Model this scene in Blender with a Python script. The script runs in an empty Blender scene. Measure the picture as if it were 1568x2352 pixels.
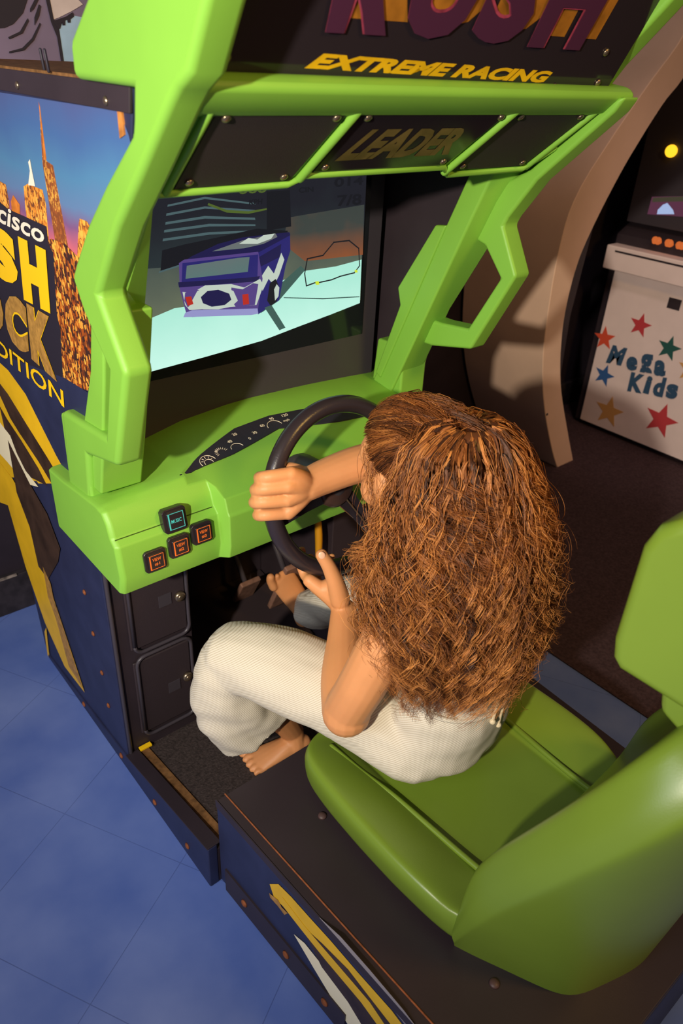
import bpy, bmesh, math, random
import numpy as np
from mathutils import Vector, Matrix, noise

random.seed(4)
SC = bpy.context.scene
COL = SC.collection

# ------------------------------------------------------------------ camera
cd = bpy.data.cameras.new('camera')
cam = bpy.data.objects.new('camera', cd)
COL.objects.link(cam)
cam.location = (-0.815, -1.21, 1.5)
cam.rotation_euler = (math.radians(58.46366), math.radians(-2.70558), math.radians(-39.9381))
cd.sensor_fit = 'VERTICAL'
cd.sensor_height = 36.0
cd.lens = 36.0 * 1700.8 / 2352.0
cd.clip_start = 0.02
cd.dof.use_dof = True
cd.dof.focus_distance = 1.40
cd.dof.aperture_fstop = 5.0
SC.camera = cam

# ------------------------------------------------------------------ world, lights, exposure
SC.view_settings.view_transform = 'Standard'
SC.view_settings.look = 'None'
SC.view_settings.exposure = 0.0
SC.view_settings.gamma = 1.0
SC.view_settings.use_curve_mapping = False
w = bpy.data.worlds.new('world'); SC.world = w; w.use_nodes = True
w.node_tree.nodes['Background'].inputs[0].default_value = (0.64, 0.53, 0.58, 1)
w.node_tree.nodes['Background'].inputs[1].default_value = 0.21

def lamp(name, kind, loc, power, color, size=0.1, target=None):
    l = bpy.data.lights.new(name, kind); l.energy = power; l.color = color
    if kind == 'AREA':
        l.shape = 'DISK'; l.size = size
    elif kind in ('POINT', 'SPOT'):
        l.shadow_soft_size = size
    o = bpy.data.objects.new(name, l); COL.objects.link(o); o.location = loc
    if target is not None:
        o.rotation_euler = (Vector(target) - Vector(loc)).to_track_quat('-Z', 'Y').to_euler()
    return o
key = lamp('key_lamp', 'SPOT', (-1.75, -1.33, 1.70), 242, (1.0, 0.90, 0.72), 0.035, (0.05, 0.0, 1.05))
key.data.spot_size = math.radians(76); key.data.spot_blend = 1.0
cool = lamp('cool_fill', 'AREA', (-2.7, -0.8, 1.9), 30, (0.80, 0.88, 1.0), 1.2, (-0.8, -0.3, 0.0))  # soft fill added out of view to brighten the left floor, no actual panel
spot = lamp('rose_fill_spot', 'SPOT', (1.2, -0.5, 2.5), 30, (1.0, 0.78, 0.72), 0.1, (2.31, 0.25, 0.5))  # added fill, not a fixture: lifts the Mega Kids front and the curved side
spot.data.spot_size = math.radians(36); spot.data.spot_blend = 0.7
warm = lamp('warm_ceiling_lamp', 'AREA', (0.5, -2.3, 2.5), 23, (1.0, 0.58, 0.13), 0.4, (0.0, -0.8, 0.5))

# ------------------------------------------------------------------ materials
def lin(c):
    out = []
    for v in c[:3]:
        v = v / 255.0
        out.append(v / 12.92 if v <= 0.04045 else ((v + 0.055) / 1.055) ** 2.4)
    return (out[0], out[1], out[2], 1.0)

def mat(name, rgb, rough=0.5, spec=0.5, metal=0.0, vary=0.0, vscale=8.0, bump=0.0, bscale=60.0, emit=None, estr=0.0, coat=0.0):
    m = bpy.data.materials.new(name); m.use_nodes = True
    nt = m.node_tree; b = nt.nodes['Principled BSDF']
    c = lin(rgb)
    b.inputs['Base Color'].default_value = c
    b.inputs['Roughness'].default_value = rough
    b.inputs['Specular IOR Level'].default_value = spec
    b.inputs['Metallic'].default_value = metal
    b.inputs['Coat Weight'].default_value = coat
    tc = None
    if vary or bump:
        tc = nt.nodes.new('ShaderNodeTexCoord')
    if vary:
        n = nt.nodes.new('ShaderNodeTexNoise'); n.inputs['Scale'].default_value = vscale; n.inputs['Detail'].default_value = 6
        nt.links.new(tc.outputs['Object'], n.inputs['Vector'])
        r = nt.nodes.new('ShaderNodeValToRGB')
        r.color_ramp.elements[0].position = 0.3; r.color_ramp.elements[1].position = 0.7
        r.color_ramp.elements[0].color = tuple(x * (1 - vary) for x in c[:3]) + (1,)
        r.color_ramp.elements[1].color = tuple(min(1, x * (1 + vary)) for x in c[:3]) + (1,)
        nt.links.new(n.outputs['Fac'], r.inputs['Fac']); nt.links.new(r.outputs['Color'], b.inputs['Base Color'])
    if bump:
        n2 = nt.nodes.new('ShaderNodeTexNoise'); n2.inputs['Scale'].default_value = bscale; n2.inputs['Detail'].default_value = 4
        nt.links.new(tc.outputs['Object'], n2.inputs['Vector'])
        bp = nt.nodes.new('ShaderNodeBump'); bp.inputs['Strength'].default_value = bump; bp.inputs['Distance'].default_value = 0.002
        nt.links.new(n2.outputs['Fac'], bp.inputs['Height']); nt.links.new(bp.outputs['Normal'], b.inputs['Normal'])
    if emit is not None:
        b.inputs['Emission Color'].default_value = lin(emit); b.inputs['Emission Strength'].default_value = estr
    return m

GREEN = mat('green_plastic', (126, 180, 64), 0.48, 0.4, vary=0.05, vscale=5, bump=0.06, bscale=500)
SEATG = mat('seat_green_plastic', (114, 138, 44), 0.34, 0.45, vary=0.06, vscale=4, bump=0.05, bscale=450)
BLACK = mat('black_laminate', (50, 41, 47), 0.5, 0.35, vary=0.12, vscale=10)
BLACKP = mat('black_textured_plate', (52, 42, 46), 0.6, 0.3, bump=0.25, bscale=900)
GLOSSB = mat('glossy_black_panel', (40, 34, 40), 0.12, 0.5)
BEZEL = mat('black_bezel_plastic', (64, 58, 64), 0.35, 0.4)
NAVY = mat('navy_print', (42, 46, 76), 0.5, 0.3, vary=0.15, vscale=14)
STEEL = mat('screw_steel', (170, 150, 125), 0.28, 0.5, metal=0.9)
RUST = mat('rusty_bolt', (140, 80, 48), 0.7, 0.2, vary=0.3, vscale=120)
WOODEDGE = mat('worn_wood_edge', (120, 84, 50), 0.8, 0.2, vary=0.45, vscale=60)
WHEELB = mat('wheel_black_vinyl', (46, 38, 42), 0.28, 0.5, bump=0.1, bscale=300)
YELLOWP = mat('yellow_print', (246, 196, 20), 0.5, 0.3)
GOLDP = mat('gold_print', (168, 124, 60), 0.5, 0.3, vary=0.3, vscale=90)
ORANGEP = mat('orange_print', (205, 118, 40), 0.5, 0.3, vary=0.35, vscale=60)
WHITEP = mat('white_print', (235, 225, 205), 0.5, 0.3)
INK = mat('black_print', (40, 36, 48), 0.5, 0.3)

# ------------------------------------------------------------------ object helpers
def link(o, parent=None):
    COL.objects.link(o)
    if parent is not None:
        o.parent = parent
        if parent.type == 'EMPTY':
            o.location = -Vector(parent.location)
    return o

def tag(o, label=None, cat=None, group=None, kind=None):
    if label: o['label'] = label
    if cat: o['category'] = cat
    if group: o['group'] = group
    if kind: o['kind'] = kind
    return o

def thing(name, loc, label, cat, group=None):
    o = bpy.data.objects.new(name, None); COL.objects.link(o); o.location = loc
    o.empty_display_size = 0.1
    return tag(o, label, cat, group)

def mesh_obj(name, verts, faces, m, parent=None, smooth=False):
    me = bpy.data.meshes.new(name)
    me.from_pydata([tuple(v) for v in verts], [], [tuple(f) for f in faces])
    me.update()
    if m is not None: me.materials.append(m)
    if smooth:
        for p in me.polygons: p.use_smooth = True
    return link(bpy.data.objects.new(name, me), parent)

def bm_obj(name, bm, m, parent=None, smooth=False):
    bmesh.ops.recalc_face_normals(bm, faces=bm.faces)
    me = bpy.data.meshes.new(name); bm.to_mesh(me); bm.free()
    if m is not None: me.materials.append(m)
    if smooth:
        for p in me.polygons: p.use_smooth = True
    return link(bpy.data.objects.new(name, me), parent)

def bevel(o, wd=0.006, seg=3, angle=32):
    b = o.modifiers.new('bevel', 'BEVEL'); b.width = wd; b.segments = seg; b.limit_method = 'ANGLE'
    b.angle_limit = math.radians(angle); b.harden_normals = False
    for p in o.data.polygons: p.use_smooth = True
    wn = o.modifiers.new('weighted', 'WEIGHTED_NORMAL'); wn.keep_sharp = True
    return o

AX = {'x': lambda a, u, v: (a, u, v), 'y': lambda a, u, v: (u, a, v), 'z': lambda a, u, v: (u, v, a)}

def bm_prism(bm, pts, axis, a, b):
    f = AX[axis]
    lo = [bm.verts.new(f(a, *p)) for p in pts]
    hi = [bm.verts.new(f(b, *p)) for p in pts]
    n = len(pts)
    bm.faces.new(lo); bm.faces.new(hi)
    for i in range(n):
        bm.faces.new((lo[i], lo[(i + 1) % n], hi[(i + 1) % n], hi[i]))

def prism(name, pts, axis, a, b, m, parent=None, bev=0.0, seg=3):
    bm = bmesh.new(); bm_prism(bm, pts, axis, a, b)
    o = bm_obj(name, bm, m, parent)
    if bev: bevel(o, bev, seg)
    return o

def bm_box(bm, x0, x1, y0, y1, z0, z1):
    bm_prism(bm, [(x0, y0), (x1, y0), (x1, y1), (x0, y1)], 'z', z0, z1)

def box(name, x0, x1, y0, y1, z0, z1, m, parent=None, bev=0.004):
    bm = bmesh.new(); bm_box(bm, x0, x1, y0, y1, z0, z1)
    o = bm_obj(name, bm, m, parent)
    if bev: bevel(o, bev, 2)
    return o

def flat(name, pts3, m, parent=None, n=(0, 0, 0)):
    """a thin printed shape: polygon with a hair of thickness along n"""
    bm = bmesh.new()
    N = Vector(n)
    lo = [bm.verts.new(Vector(p)) for p in pts3]
    if N.length > 0:
        hi = [bm.verts.new(Vector(p) + N) for p in pts3]
        bm.faces.new(lo); bm.faces.new(hi)
        k = len(lo)
        for i in range(k): bm.faces.new((lo[i], lo[(i + 1) % k], hi[(i + 1) % k], hi[i]))
    else:
        bm.faces.new(lo)
    return bm_obj(name, bm, m, parent)

def catmull(P, n):
    P = [np.array(p, float) for p in P]
    Q = [2 * P[0] - P[1]] + P + [2 * P[-1] - P[-2]]
    out = []
    for i in range(1, len(Q) - 2):
        for k in range(n):
            t = k / n
            p0, p1, p2, p3 = Q[i - 1], Q[i], Q[i + 1], Q[i + 2]
            out.append(0.5 * ((2 * p1) + (-p0 + p2) * t + (2 * p0 - 5 * p1 + 4 * p2 - p3) * t * t + (-p0 + 3 * p1 - 3 * p2 + p3) * t ** 3))
    out.append(P[-1]); return out

def bm_tube(bm, path, radii, n=14, sub=6, flatn=None, caps=True, up=(0, 0, 1)):
    """rounded tube along points; radii = number or (ru, rv) per point"""
    R = [(r, r) if not isinstance(r, (tuple, list)) else tuple(r) for r in radii]
    data = [list(p) + list(r) for p, r in zip(path, R)]
    D = catmull(data, sub) if len(data) > 1 else data
    pts = [Vector(d[:3]) for d in D]; rr = [(max(1e-4, d[3]), max(1e-4, d[4])) for d in D]
    rings = []
    side = None
    for i, p in enumerate(pts):
        t = (pts[min(i + 1, len(pts) - 1)] - pts[max(i - 1, 0)]).normalized()
        if side is None:
            u = Vector(up)
            if abs(u.dot(t)) > 0.95: u = Vector((0, 1, 0)) if abs(t.y) < 0.9 else Vector((1, 0, 0))
            side = t.cross(u).normalized()
        side = (side - t * side.dot(t)).normalized()
        v = side.cross(t).normalized()
        rings.append((p, side.copy(), v, t, rr[i]))
    seq = []
    if caps:
        p, s, v, t, r = rings[0]
        for k in (0.25, 0.6, 0.87):
            a = math.acos(k) if False else k
            seq.append((p - t * (r[0] * math.sqrt(max(0, 1 - a * a)) * 0.9), s, v, (r[0] * a, r[1] * a)))
    for p, s, v, t, r in rings: seq.append((p, s, v, r))
    if caps:
        p, s, v, t, r = rings[-1]
        for a in (0.87, 0.6, 0.25):
            seq.append((p + t * (r[0] * math.sqrt(max(0, 1 - a * a)) * 0.9), s, v, (r[0] * a, r[1] * a)))
    V = []
    for p, s, v, r in seq:
        V.append([bm.verts.new(p + s * (r[0] * math.cos(2 * math.pi * k / n)) + v * (r[1] * math.sin(2 * math.pi * k / n))) for k in range(n)])
    for i in range(len(V) - 1):
        for k in range(n):
            bm.faces.new((V[i][k], V[i][(k + 1) % n], V[i + 1][(k + 1) % n], V[i + 1][k]))
    bm.faces.new(V[0][::-1]); bm.faces.new(V[-1])

def bm_ball(bm, c, r, rot=None, n=16):
    r = (r, r, r) if not isinstance(r, (tuple, list)) else r
    M = Matrix.Translation(Vector(c)) @ (rot.to_4x4() if rot is not None else Matrix.Identity(4)) @ Matrix.Diagonal((r[0], r[1], r[2], 1))
    bmesh.ops.create_uvsphere(bm, u_segments=n, v_segments=max(6, n // 2 + 2), radius=1.0, matrix=M)

def bm_disc(bm, c, n, r, h, seg=20, dome=0.0):
    """short cylinder from c along n"""
    q = Vector(n).normalized().to_track_quat('Z', 'Y').to_matrix().to_4x4()
    M = Matrix.Translation(Vector(c)) @ q
    V = []
    prof = [(0, r), (h * 0.7, r), (h, r * 0.8)] if not dome else [(0, r), (dome * 0.5, r * 0.87), (dome * 0.87, r * 0.5), (dome, r * 0.12)]
    for z, rad in prof:
        V.append([bm.verts.new(M @ Vector((rad * math.cos(2 * math.pi * k / seg), rad * math.sin(2 * math.pi * k / seg), z))) for k in range(seg)])
    for i in range(len(V) - 1):
        for k in range(seg): bm.faces.new((V[i][k], V[i][(k + 1) % seg], V[i + 1][(k + 1) % seg], V[i + 1][k]))
    bm.faces.new(V[0][::-1]); bm.faces.new(V[-1])

def screw(name, c, n, r, m, parent):
    bm = bmesh.new(); bm_disc(bm, c, n, r, 0, 14, dome=r * 0.55)
    return bm_obj(name, bm, m, parent, smooth=True)

def text(name, body, quad, m, parent=None, bold=0.0, n=(0, 0, 0), shear=0.0, spacing=1.0):
    """lettering mapped on the quad BL, BR, TR, TL"""
    cu = bpy.data.curves.new('t', 'FONT'); cu.body = body; cu.size = 1.0; cu.offset = bold; cu.shear = shear; cu.space_character = spacing
    cu.resolution_u = 3
    ob = bpy.data.objects.new('t', cu); COL.objects.link(ob)
    dg = bpy.context.evaluated_depsgraph_get(); dg.update()
    me = bpy.data.meshes.new_from_object(ob.evaluated_get(dg))
    bpy.data.objects.remove(ob)
    co = np.array([v.co[:] for v in me.vertices])
    lo, hi = co.min(0), co.max(0)
    B = [np.array(p, float) for p in quad]
    out = []
    for c in co:
        u = (c[0] - lo[0]) / (hi[0] - lo[0]); v = (c[1] - lo[1]) / max(1e-6, hi[1] - lo[1])
        out.append((1 - u) * (1 - v) * B[0] + u * (1 - v) * B[1] + u * v * B[2] + (1 - u) * v * B[3])
    faces = [list(p.vertices) for p in me.polygons]
    bpy.data.meshes.remove(me)
    bm = bmesh.new()
    vs = [bm.verts.new(p) for p in out]
    fs = []
    for f in faces:
        try: fs.append(bm.faces.new([vs[i] for i in f]))
        except ValueError: pass
    if Vector(n).length > 0:
        e = bmesh.ops.extrude_face_region(bm, geom=fs)
        for v in e['geom']:
            if isinstance(v, bmesh.types.BMVert): v.co += Vector(n)
    return bm_obj(name, bm, m, parent)

def yz(x, P): return [(x, p[0], p[1]) for p in P]
def xz(y, P): return [(p[0], y, p[1]) for p in P]
def xy(z, P): return [(p[0], p[1], z) for p in P]

CX = 0.025
def mx(x): return 2 * CX - x

def fuse(name, bm, m, voxel, smooth_n, parent=None, wrinkle=None, smooth_f=0.5):
    """one continuous skin grown over everything in bm"""
    bmesh.ops.recalc_face_normals(bm, faces=bm.faces)
    me = bpy.data.meshes.new('tmp'); bm.to_mesh(me); bm.free()
    ob = bpy.data.objects.new('tmp', me); COL.objects.link(ob)
    r = ob.modifiers.new('r', 'REMESH'); r.mode = 'VOXEL'; r.voxel_size = voxel; r.use_smooth_shade = True
    s = ob.modifiers.new('s', 'SMOOTH'); s.iterations = smooth_n; s.factor = smooth_f
    dg = bpy.context.evaluated_depsgraph_get(); dg.update()
    out = bpy.data.meshes.new_from_object(ob.evaluated_get(dg))
    bpy.data.objects.remove(ob)
    out.name = name
    if wrinkle:
        n = len(out.vertices); co = np.empty(n * 3); out.vertices.foreach_get('co', co); co = co.reshape(-1, 3)
        no = np.empty(n * 3); out.vertices.foreach_get('normal', no); no = no.reshape(-1, 3)
        for i in range(n):
            co[i] += no[i] * wrinkle(Vector(co[i]))
        out.vertices.foreach_set('co', co.ravel()); out.update()
    out.materials.clear(); out.materials.append(m)
    for p in out.polygons: p.use_smooth = True
    return link(bpy.data.objects.new(name, out), parent)

# ------------------------------------------------------------------ the room
def floor_material():
    m = mat('blue_vinyl_tile', (84, 108, 168), 0.5, 0.35)
    nt = m.node_tree; b = nt.nodes['Principled BSDF']
    tc = nt.nodes.new('ShaderNodeTexCoord')
    n = nt.nodes.new('ShaderNodeTexNoise'); n.inputs['Scale'].default_value = 4.5; n.inputs['Detail'].default_value = 7
    nt.links.new(tc.outputs['Object'], n.inputs['Vector'])
    r = nt.nodes.new('ShaderNodeValToRGB')
    r.color_ramp.elements[0].position = 0.32; r.color_ramp.elements[1].position = 0.72
    r.color_ramp.elements[0].color = lin((84, 110, 186)); r.color_ramp.elements[1].color = lin((116, 138, 204))
    nt.links.new(n.outputs['Fac'], r.inputs['Fac'])
    mp = nt.nodes.new('ShaderNodeMapping'); mp.inputs['Rotation'].default_value = (0, 0, math.radians(-28.5)); mp.inputs['Location'].default_value = (0.19, 0.06, 0)
    nt.links.new(tc.outputs['Object'], mp.inputs['Vector'])
    br = nt.nodes.new('ShaderNodeTexBrick'); br.offset = 0.0; br.inputs['Scale'].default_value = 1.0
    br.inputs['Brick Width'].default_value = 0.305; br.inputs['Row Height'].default_value = 0.305; br.inputs['Mortar Size'].default_value = 0.0011; br.inputs['Mortar Smooth'].default_value = 0.4
    br.inputs['Color1'].default_value = (0, 0, 0, 1); br.inputs['Color2'].default_value = (0, 0, 0, 1); br.inputs['Mortar'].default_value = (1, 1, 1, 1)
    nt.links.new(mp.outputs['Vector'], br.inputs['Vector'])
    mx1 = nt.nodes.new('ShaderNodeMix'); mx1.data_type = 'RGBA'
    brk = nt.nodes.new('ShaderNodeTexNoise'); brk.inputs['Scale'].default_value = 3.0
    nt.links.new(tc.outputs['Object'], brk.inputs['Vector'])
    mul = nt.nodes.new('ShaderNodeMath'); mul.operation = 'MULTIPLY'
    nt.links.new(br.outputs['Color'], mul.inputs[0]); nt.links.new(brk.outputs['Fac'], mul.inputs[1])
    nt.links.new(mul.outputs[0], mx1.inputs[0])
    nt.links.new(r.outputs['Color'], mx1.inputs[6]); mx1.inputs[7].default_value = lin((62, 78, 136))
    # scuffs and specks
    v = nt.nodes.new('ShaderNodeTexVoronoi'); v.inputs['Scale'].default_value = 7.0
    nt.links.new(tc.outputs['Object'], v.inputs['Vector'])
    lt = nt.nodes.new('ShaderNodeMath'); lt.operation = 'LESS_THAN'; lt.inputs[1].default_value = 0.028
    nt.links.new(v.outputs['Distance'], lt.inputs[0])
    sep = nt.nodes.new('ShaderNodeSeparateColor'); nt.links.new(v.outputs['Color'], sep.inputs[0])
    gt = nt.nodes.new('ShaderNodeMath'); gt.operation = 'GREATER_THAN'; gt.inputs[1].default_value = 0.62
    nt.links.new(sep.outputs[0], gt.inputs[0])
    sp = nt.nodes.new('ShaderNodeMath'); sp.operation = 'MULTIPLY'
    nt.links.new(lt.outputs[0], sp.inputs[0]); nt.links.new(gt.outputs[0], sp.inputs[1])
    sc = nt.nodes.new('ShaderNodeMix'); sc.data_type = 'RGBA'
    nt.links.new(sep.outputs[1], sc.inputs[0]); sc.inputs[6].default_value = lin((46, 44, 74)); sc.inputs[7].default_value = lin((140, 116, 110))
    mx2 = nt.nodes.new('ShaderNodeMix'); mx2.data_type = 'RGBA'
    nt.links.new(sp.outputs[0], mx2.inputs[0]); nt.links.new(mx1.outputs[2], mx2.inputs[6]); nt.links.new(sc.outputs[2], mx2.inputs[7])
    nt.links.new(mx2.outputs[2], b.inputs['Base Color'])
    return m

FLOOR = floor_material()
DARKFLOOR = mat('dark_brown_floor', (70, 54, 58), 0.9, 0.1, vary=0.3, vscale=120, bump=0.4, bscale=400)
tag(box('floor_2', 0.80, 4.1, -3.6, 0.78, -0.02, 0.004, DARKFLOOR, None, 0), kind='structure')  # darker brown layer over the right-hand part of the floor
tag(box('floor', -4.0, 4.2, -3.6, 0.90, -0.06, 0.0, FLOOR, None, 0), kind='structure')
WALLD = mat('dark_wall_paint', (50, 42, 52), 0.75, 0.2, vary=0.2, vscale=6)
tag(box('wall_back', -4.0, 4.2, 0.78, 0.90, 0.0, 2.7, WALLD, None, 0), kind='structure')
tag(box('wall_right', 4.1, 4.2, -3.6, 0.78, 0.0, 2.7, mat('dark_brown_wall', (60, 46, 46), 0.75, 0.2), None, 0), kind='structure')
BASEB = mat('scuffed_black_base', (52, 46, 50), 0.6, 0.3, vary=0.4, vscale=30)
bb = tag(box('baseboard_back', -4.0, 4.1, 0.755, 0.78, 0.0, 0.13, BASEB, None, 0.003), kind='structure')
tag(box('trim_1', -4.0, -0.36, 0.752, 0.758, 0.128, 0.134, mat('scuffed_edge', (150, 135, 125), 0.8, 0.2, vary=0.7, vscale=50), bb, 0), kind='structure')

# cartoon mural on the wall behind the cabinet
MUR = mat('mural_paint', (126, 112, 138), 0.6, 0.2, vary=0.25, vscale=3.0)
mural = thing('wall_mural', (-0.2, 0.77, 1.5), 'purple grey painted mural with black brush strokes on wall behind cabinet', 'mural')
box('mural_board', -1.1, 0.6, 0.766, 0.78, 1.0, 2.4, MUR, mural, 0)
def onwall(name, P, m, d=0.0015): return flat(name, xz(0.7655 - d, P), m, mural, (0, -0.0008, 0))
onwall('white_patch', [(-0.0293,1.5789),(0.0260,1.5992),(0.0536,1.5765),(0.0256,1.5622),(-0.0072,1.5476),(-0.0211,1.5427)], mat('mural_white', (196, 180, 178), 0.6, 0.2, vary=0.1, vscale=20), 0.001)
onwall('blue_patch', [(-0.0116,1.5391),(0.0244,1.5538),(0.0501,1.5511),(0.0353,1.4463),(-0.0114,1.4467)], mat('mural_pale_blue', (150, 178, 205), 0.6, 0.2, vary=0.1, vscale=20), 0.001)
onwall('black_blob', [(-0.1791,1.6136),(-0.0709,1.6074),(-0.0745,1.5757),(-0.0884,1.5507),(-0.1133,1.5291),(-0.1337,1.5207),(-0.1993,1.5140)], INK, 0.001)
onwall('brush_stroke', [(-0.0339,1.5866),(-0.0249,1.5872),(-0.0211,1.5427),(-0.0118,1.5374),(-0.0114,1.5139),(-0.0095,1.4450),(-0.0158,1.4448),(-0.0182,1.5094),(-0.0279,1.5381)], INK, 0.003)
onwall('brush_stroke', [(-0.0235,1.5400),(0.0085,1.5503),(0.0253,1.5596),(0.0272,1.5514),(0.0181,1.5458),(0.0171,1.5391),(0.0108,1.5387),(0.0107,1.5446),(0.0053,1.5426),(0.0038,1.5333),(-0.0024,1.5329),(-0.0023,1.5396),(-0.0096,1.5258),(-0.0147,1.5256)], INK, 0.0036)
onwall('brush_stroke', [(-0.1293,1.5039),(-0.1013,1.5160),(-0.0804,1.5416),(-0.0793,1.5368),(-0.0970,1.5129),(-0.1281,1.4999)], INK, 0.003)
onwall('brush_stroke', [(-0.1324,1.4767),(-0.1020,1.4846),(-0.0772,1.5040),(-0.0542,1.5350),(-0.0528,1.5317),(-0.0738,1.5008),(-0.0988,1.4805),(-0.1330,1.4733)], INK, 0.003)
onwall('brush_stroke', [(-0.0715,1.5599),(-0.0589,1.5768),(-0.0494,1.5870),(-0.0511,1.5773),(-0.0636,1.5604),(-0.0726,1.5534)], INK, 0.003)
onwall('brush_stroke', [(-0.0644,1.5442),(-0.0504,1.5693),(-0.0470,1.5664),(-0.0540,1.5481),(-0.0670,1.5293)], INK, 0.003)

# ------------------------------------------------------------------ racing cabinet
cab = thing('racing_cabinet', (CX, 0.1, 0.0), 'lime green racing game cabinet with steering wheel, glowing screen and city skyline side print', 'arcade machine')

# black core
def core():
    bm = bmesh.new()
    bm_box(bm, -0.366, -0.185, 0.002, 0.55, 0.03, 0.66)
    bm_box(bm, 0.235, 0.416, 0.002, 0.55, 0.03, 0.66)
    bm_box(bm, -0.185, 0.235, 0.33, 0.55, 0.03, 0.66)
    bm_prism(bm, [(0.56, 0.66), (0.09, 0.66), (0.09, 1.33), (-0.28, 1.40), (-0.325, 1.44), (-0.325, 1.461), (0.58, 1.461)], 'x', -0.366, 0.416)
    return bevel(bm_obj('body', bm, BLACK, cab), 0.003, 2)
core()
side_out = [(0.52, 0.0), (0.575, 0.7), (0.585, 1.462), (-0.328, 1.462), (-0.315, 1.41), (-0.26, 1.30), (-0.17, 1.16), (-0.08, 1.0), (0.0, 0.9), (0.0, 0.03)]
sp_l = prism('side_panel', side_out, 'x', -0.380, -0.366, NAVY, cab, 0.002, 2)
prism('side_panel', side_out, 'x', 0.416, 0.430, BLACK, cab, 0.002, 2)
prism('edge_molding', [(-0.2886,1.4574),(-0.2985,1.4571),(-0.3021,1.4105),(-0.2884,1.4055)], 'x', -0.3825, -0.3655, mat('worn_molding', (176, 112, 52), 0.4, 0.5, vary=0.5, vscale=80), sp_l, 0)
prism('top_band', [(0.585, 1.463), (-0.328, 1.463), (-0.322, 1.434), (0.585, 1.434)], 'x', -0.3835, -0.379, BLACK, sp_l, 0.001, 2)
for c in [(0.0249,1.4442),(-0.2635,1.4430)]: screw('screw', (-0.3835, c[0], c[1]), (-1, 0, 0), 0.0055, STEEL, sp_l)
box('top_board', -0.366, 0.416, -0.32, 0.585, 1.4612, 1.4655, WOODEDGE, cab, 0)
for c in [(-0.3580,-0.0188),(-0.3705,-0.0662)]:
    bm = bmesh.new(); bm_tube(bm, [(c[0], c[1], 1.4655), (c[0] - 0.002, c[1], 1.49)], [0.0022, 0.0022], 8, 1)
    bm_obj('peg', bm, INK, cab, True)
for c in [(0.1112,0.4754),(0.0994,0.3651),(0.0845,0.2565),(0.0764,0.1570)]: screw('bolt', (-0.3805, c[0], c[1]), (-1, 0, 0), 0.007, RUST, sp_l)

# base tray in front of the coin doors
prism('tray_rail', [(0.50, 0.0), (0.50, 0.012), (0.0, 0.052), (-0.377, 0.126), (-0.377, 0.0)], 'x', -0.3845, -0.362, NAVY, cab, 0.003, 2)
prism('rail_cap', [(0.0, 0.053), (-0.377, 0.127), (-0.377, 0.131), (0.0, 0.057)], 'x', -0.386, -0.354, BLACK, cab, 0.001, 2)
prism('tray_rail', [(0.50, 0.0), (0.50, 0.012), (0.0, 0.052), (-0.377, 0.126), (-0.377, 0.0)], 'x', 0.412, 0.4345, NAVY, cab, 0.003, 2)
for c in [(0.2503,0.0207),(0.0315,0.0263),(-0.1385,0.0281),(-0.2863,0.0371)]: screw('bolt', (-0.3846, c[0], c[1]), (-1, 0, 0), 0.008, RUST, cab)
prism('tray_floor', [(0.33, 0.004), (0.33, 0.042), (0.0, 0.042), (-0.377, 0.110), (-0.377, 0.004)], 'x', -0.362, 0.412, BLACK, cab, 0)
MAT = mat('ribbed_rubber_mat', (62, 52, 50), 0.7, 0.3, vary=0.45, vscale=170, bump=0.9, bscale=220)
prism('footwell_mat', [(0.30, 0.042), (0.30, 0.049), (-0.002, 0.049), (-0.376, 0.117), (-0.376, 0.110), (0.0, 0.042)], 'x', -0.332, 0.37, MAT, cab, 0.001, 1)
prism('mat_edge', [(-0.002, 0.043), (-0.002, 0.053), (-0.376, 0.121), (-0.376, 0.111)], 'x', -0.351, -0.330, WOODEDGE, cab, 0.001, 1)
box('tape_mark', -0.352, -0.322, -0.012, 0.0, 0.056, 0.062, YELLOWP, cab, 0.001)

# coin doors
def coin_door(z0, z1, lock):
    bm = bmesh.new(); bm_box(bm, -0.340, -0.200, -0.006, 0.001, z0 + 0.012, z1 - 0.012)
    d = bevel(bm_obj('coin_door', bm, BLACKP, cab), 0.003, 2)
    bm = bmesh.new()
    pts = []
    r = 0.022
    for cx, cz, a0 in ((-0.332 + r, z0 + r, 180), (-0.196 - r, z0 + r, 270), (-0.196 - r, z1 - r, 0), (-0.332 + r, z1 - r, 90)):
        for k in range(5):
            a = math.radians(a0 + 22.5 * k); pts.append((cx + r * math.cos(a), -0.007, cz + r * math.sin(a)))
    pts.append(pts[0])
    bm_tube(bm, pts, [0.0045] * len(pts), 8, 1, caps=False)
    bm_obj('door_frame', bm, BEZEL, d, True)
    bm = bmesh.new(); bm_disc(bm, (lock[0], -0.006, lock[1]), (0, -1, 0), 0.0125, 0.009, 24)
    bm_disc(bm, (lock[0], -0.014, lock[1]), (0, -1, 0), 0.007, 0.003, 18)
    bm_obj('lock', bm, STEEL, d, True)
    bm = bmesh.new(); bm_box(bm, lock[0] - 0.05, lock[0] - 0.02, -0.008, -0.005, z0 + 0.10, z0 + 0.13)
    bm_obj('coin_slot', bm, BEZEL, d)
coin_door(0.352, 0.60, (-0.215, 0.463))
coin_door(0.092, 0.338, (-0.212, 0.219))
bm = bmesh.new(); bm_tube(bm, [(-0.372, -0.001, 0.05), (-0.372, -0.001, 0.66)], [0.005, 0.005], 8, 1); bm_obj('corner_molding', bm, BEZEL, cab, True)

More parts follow.
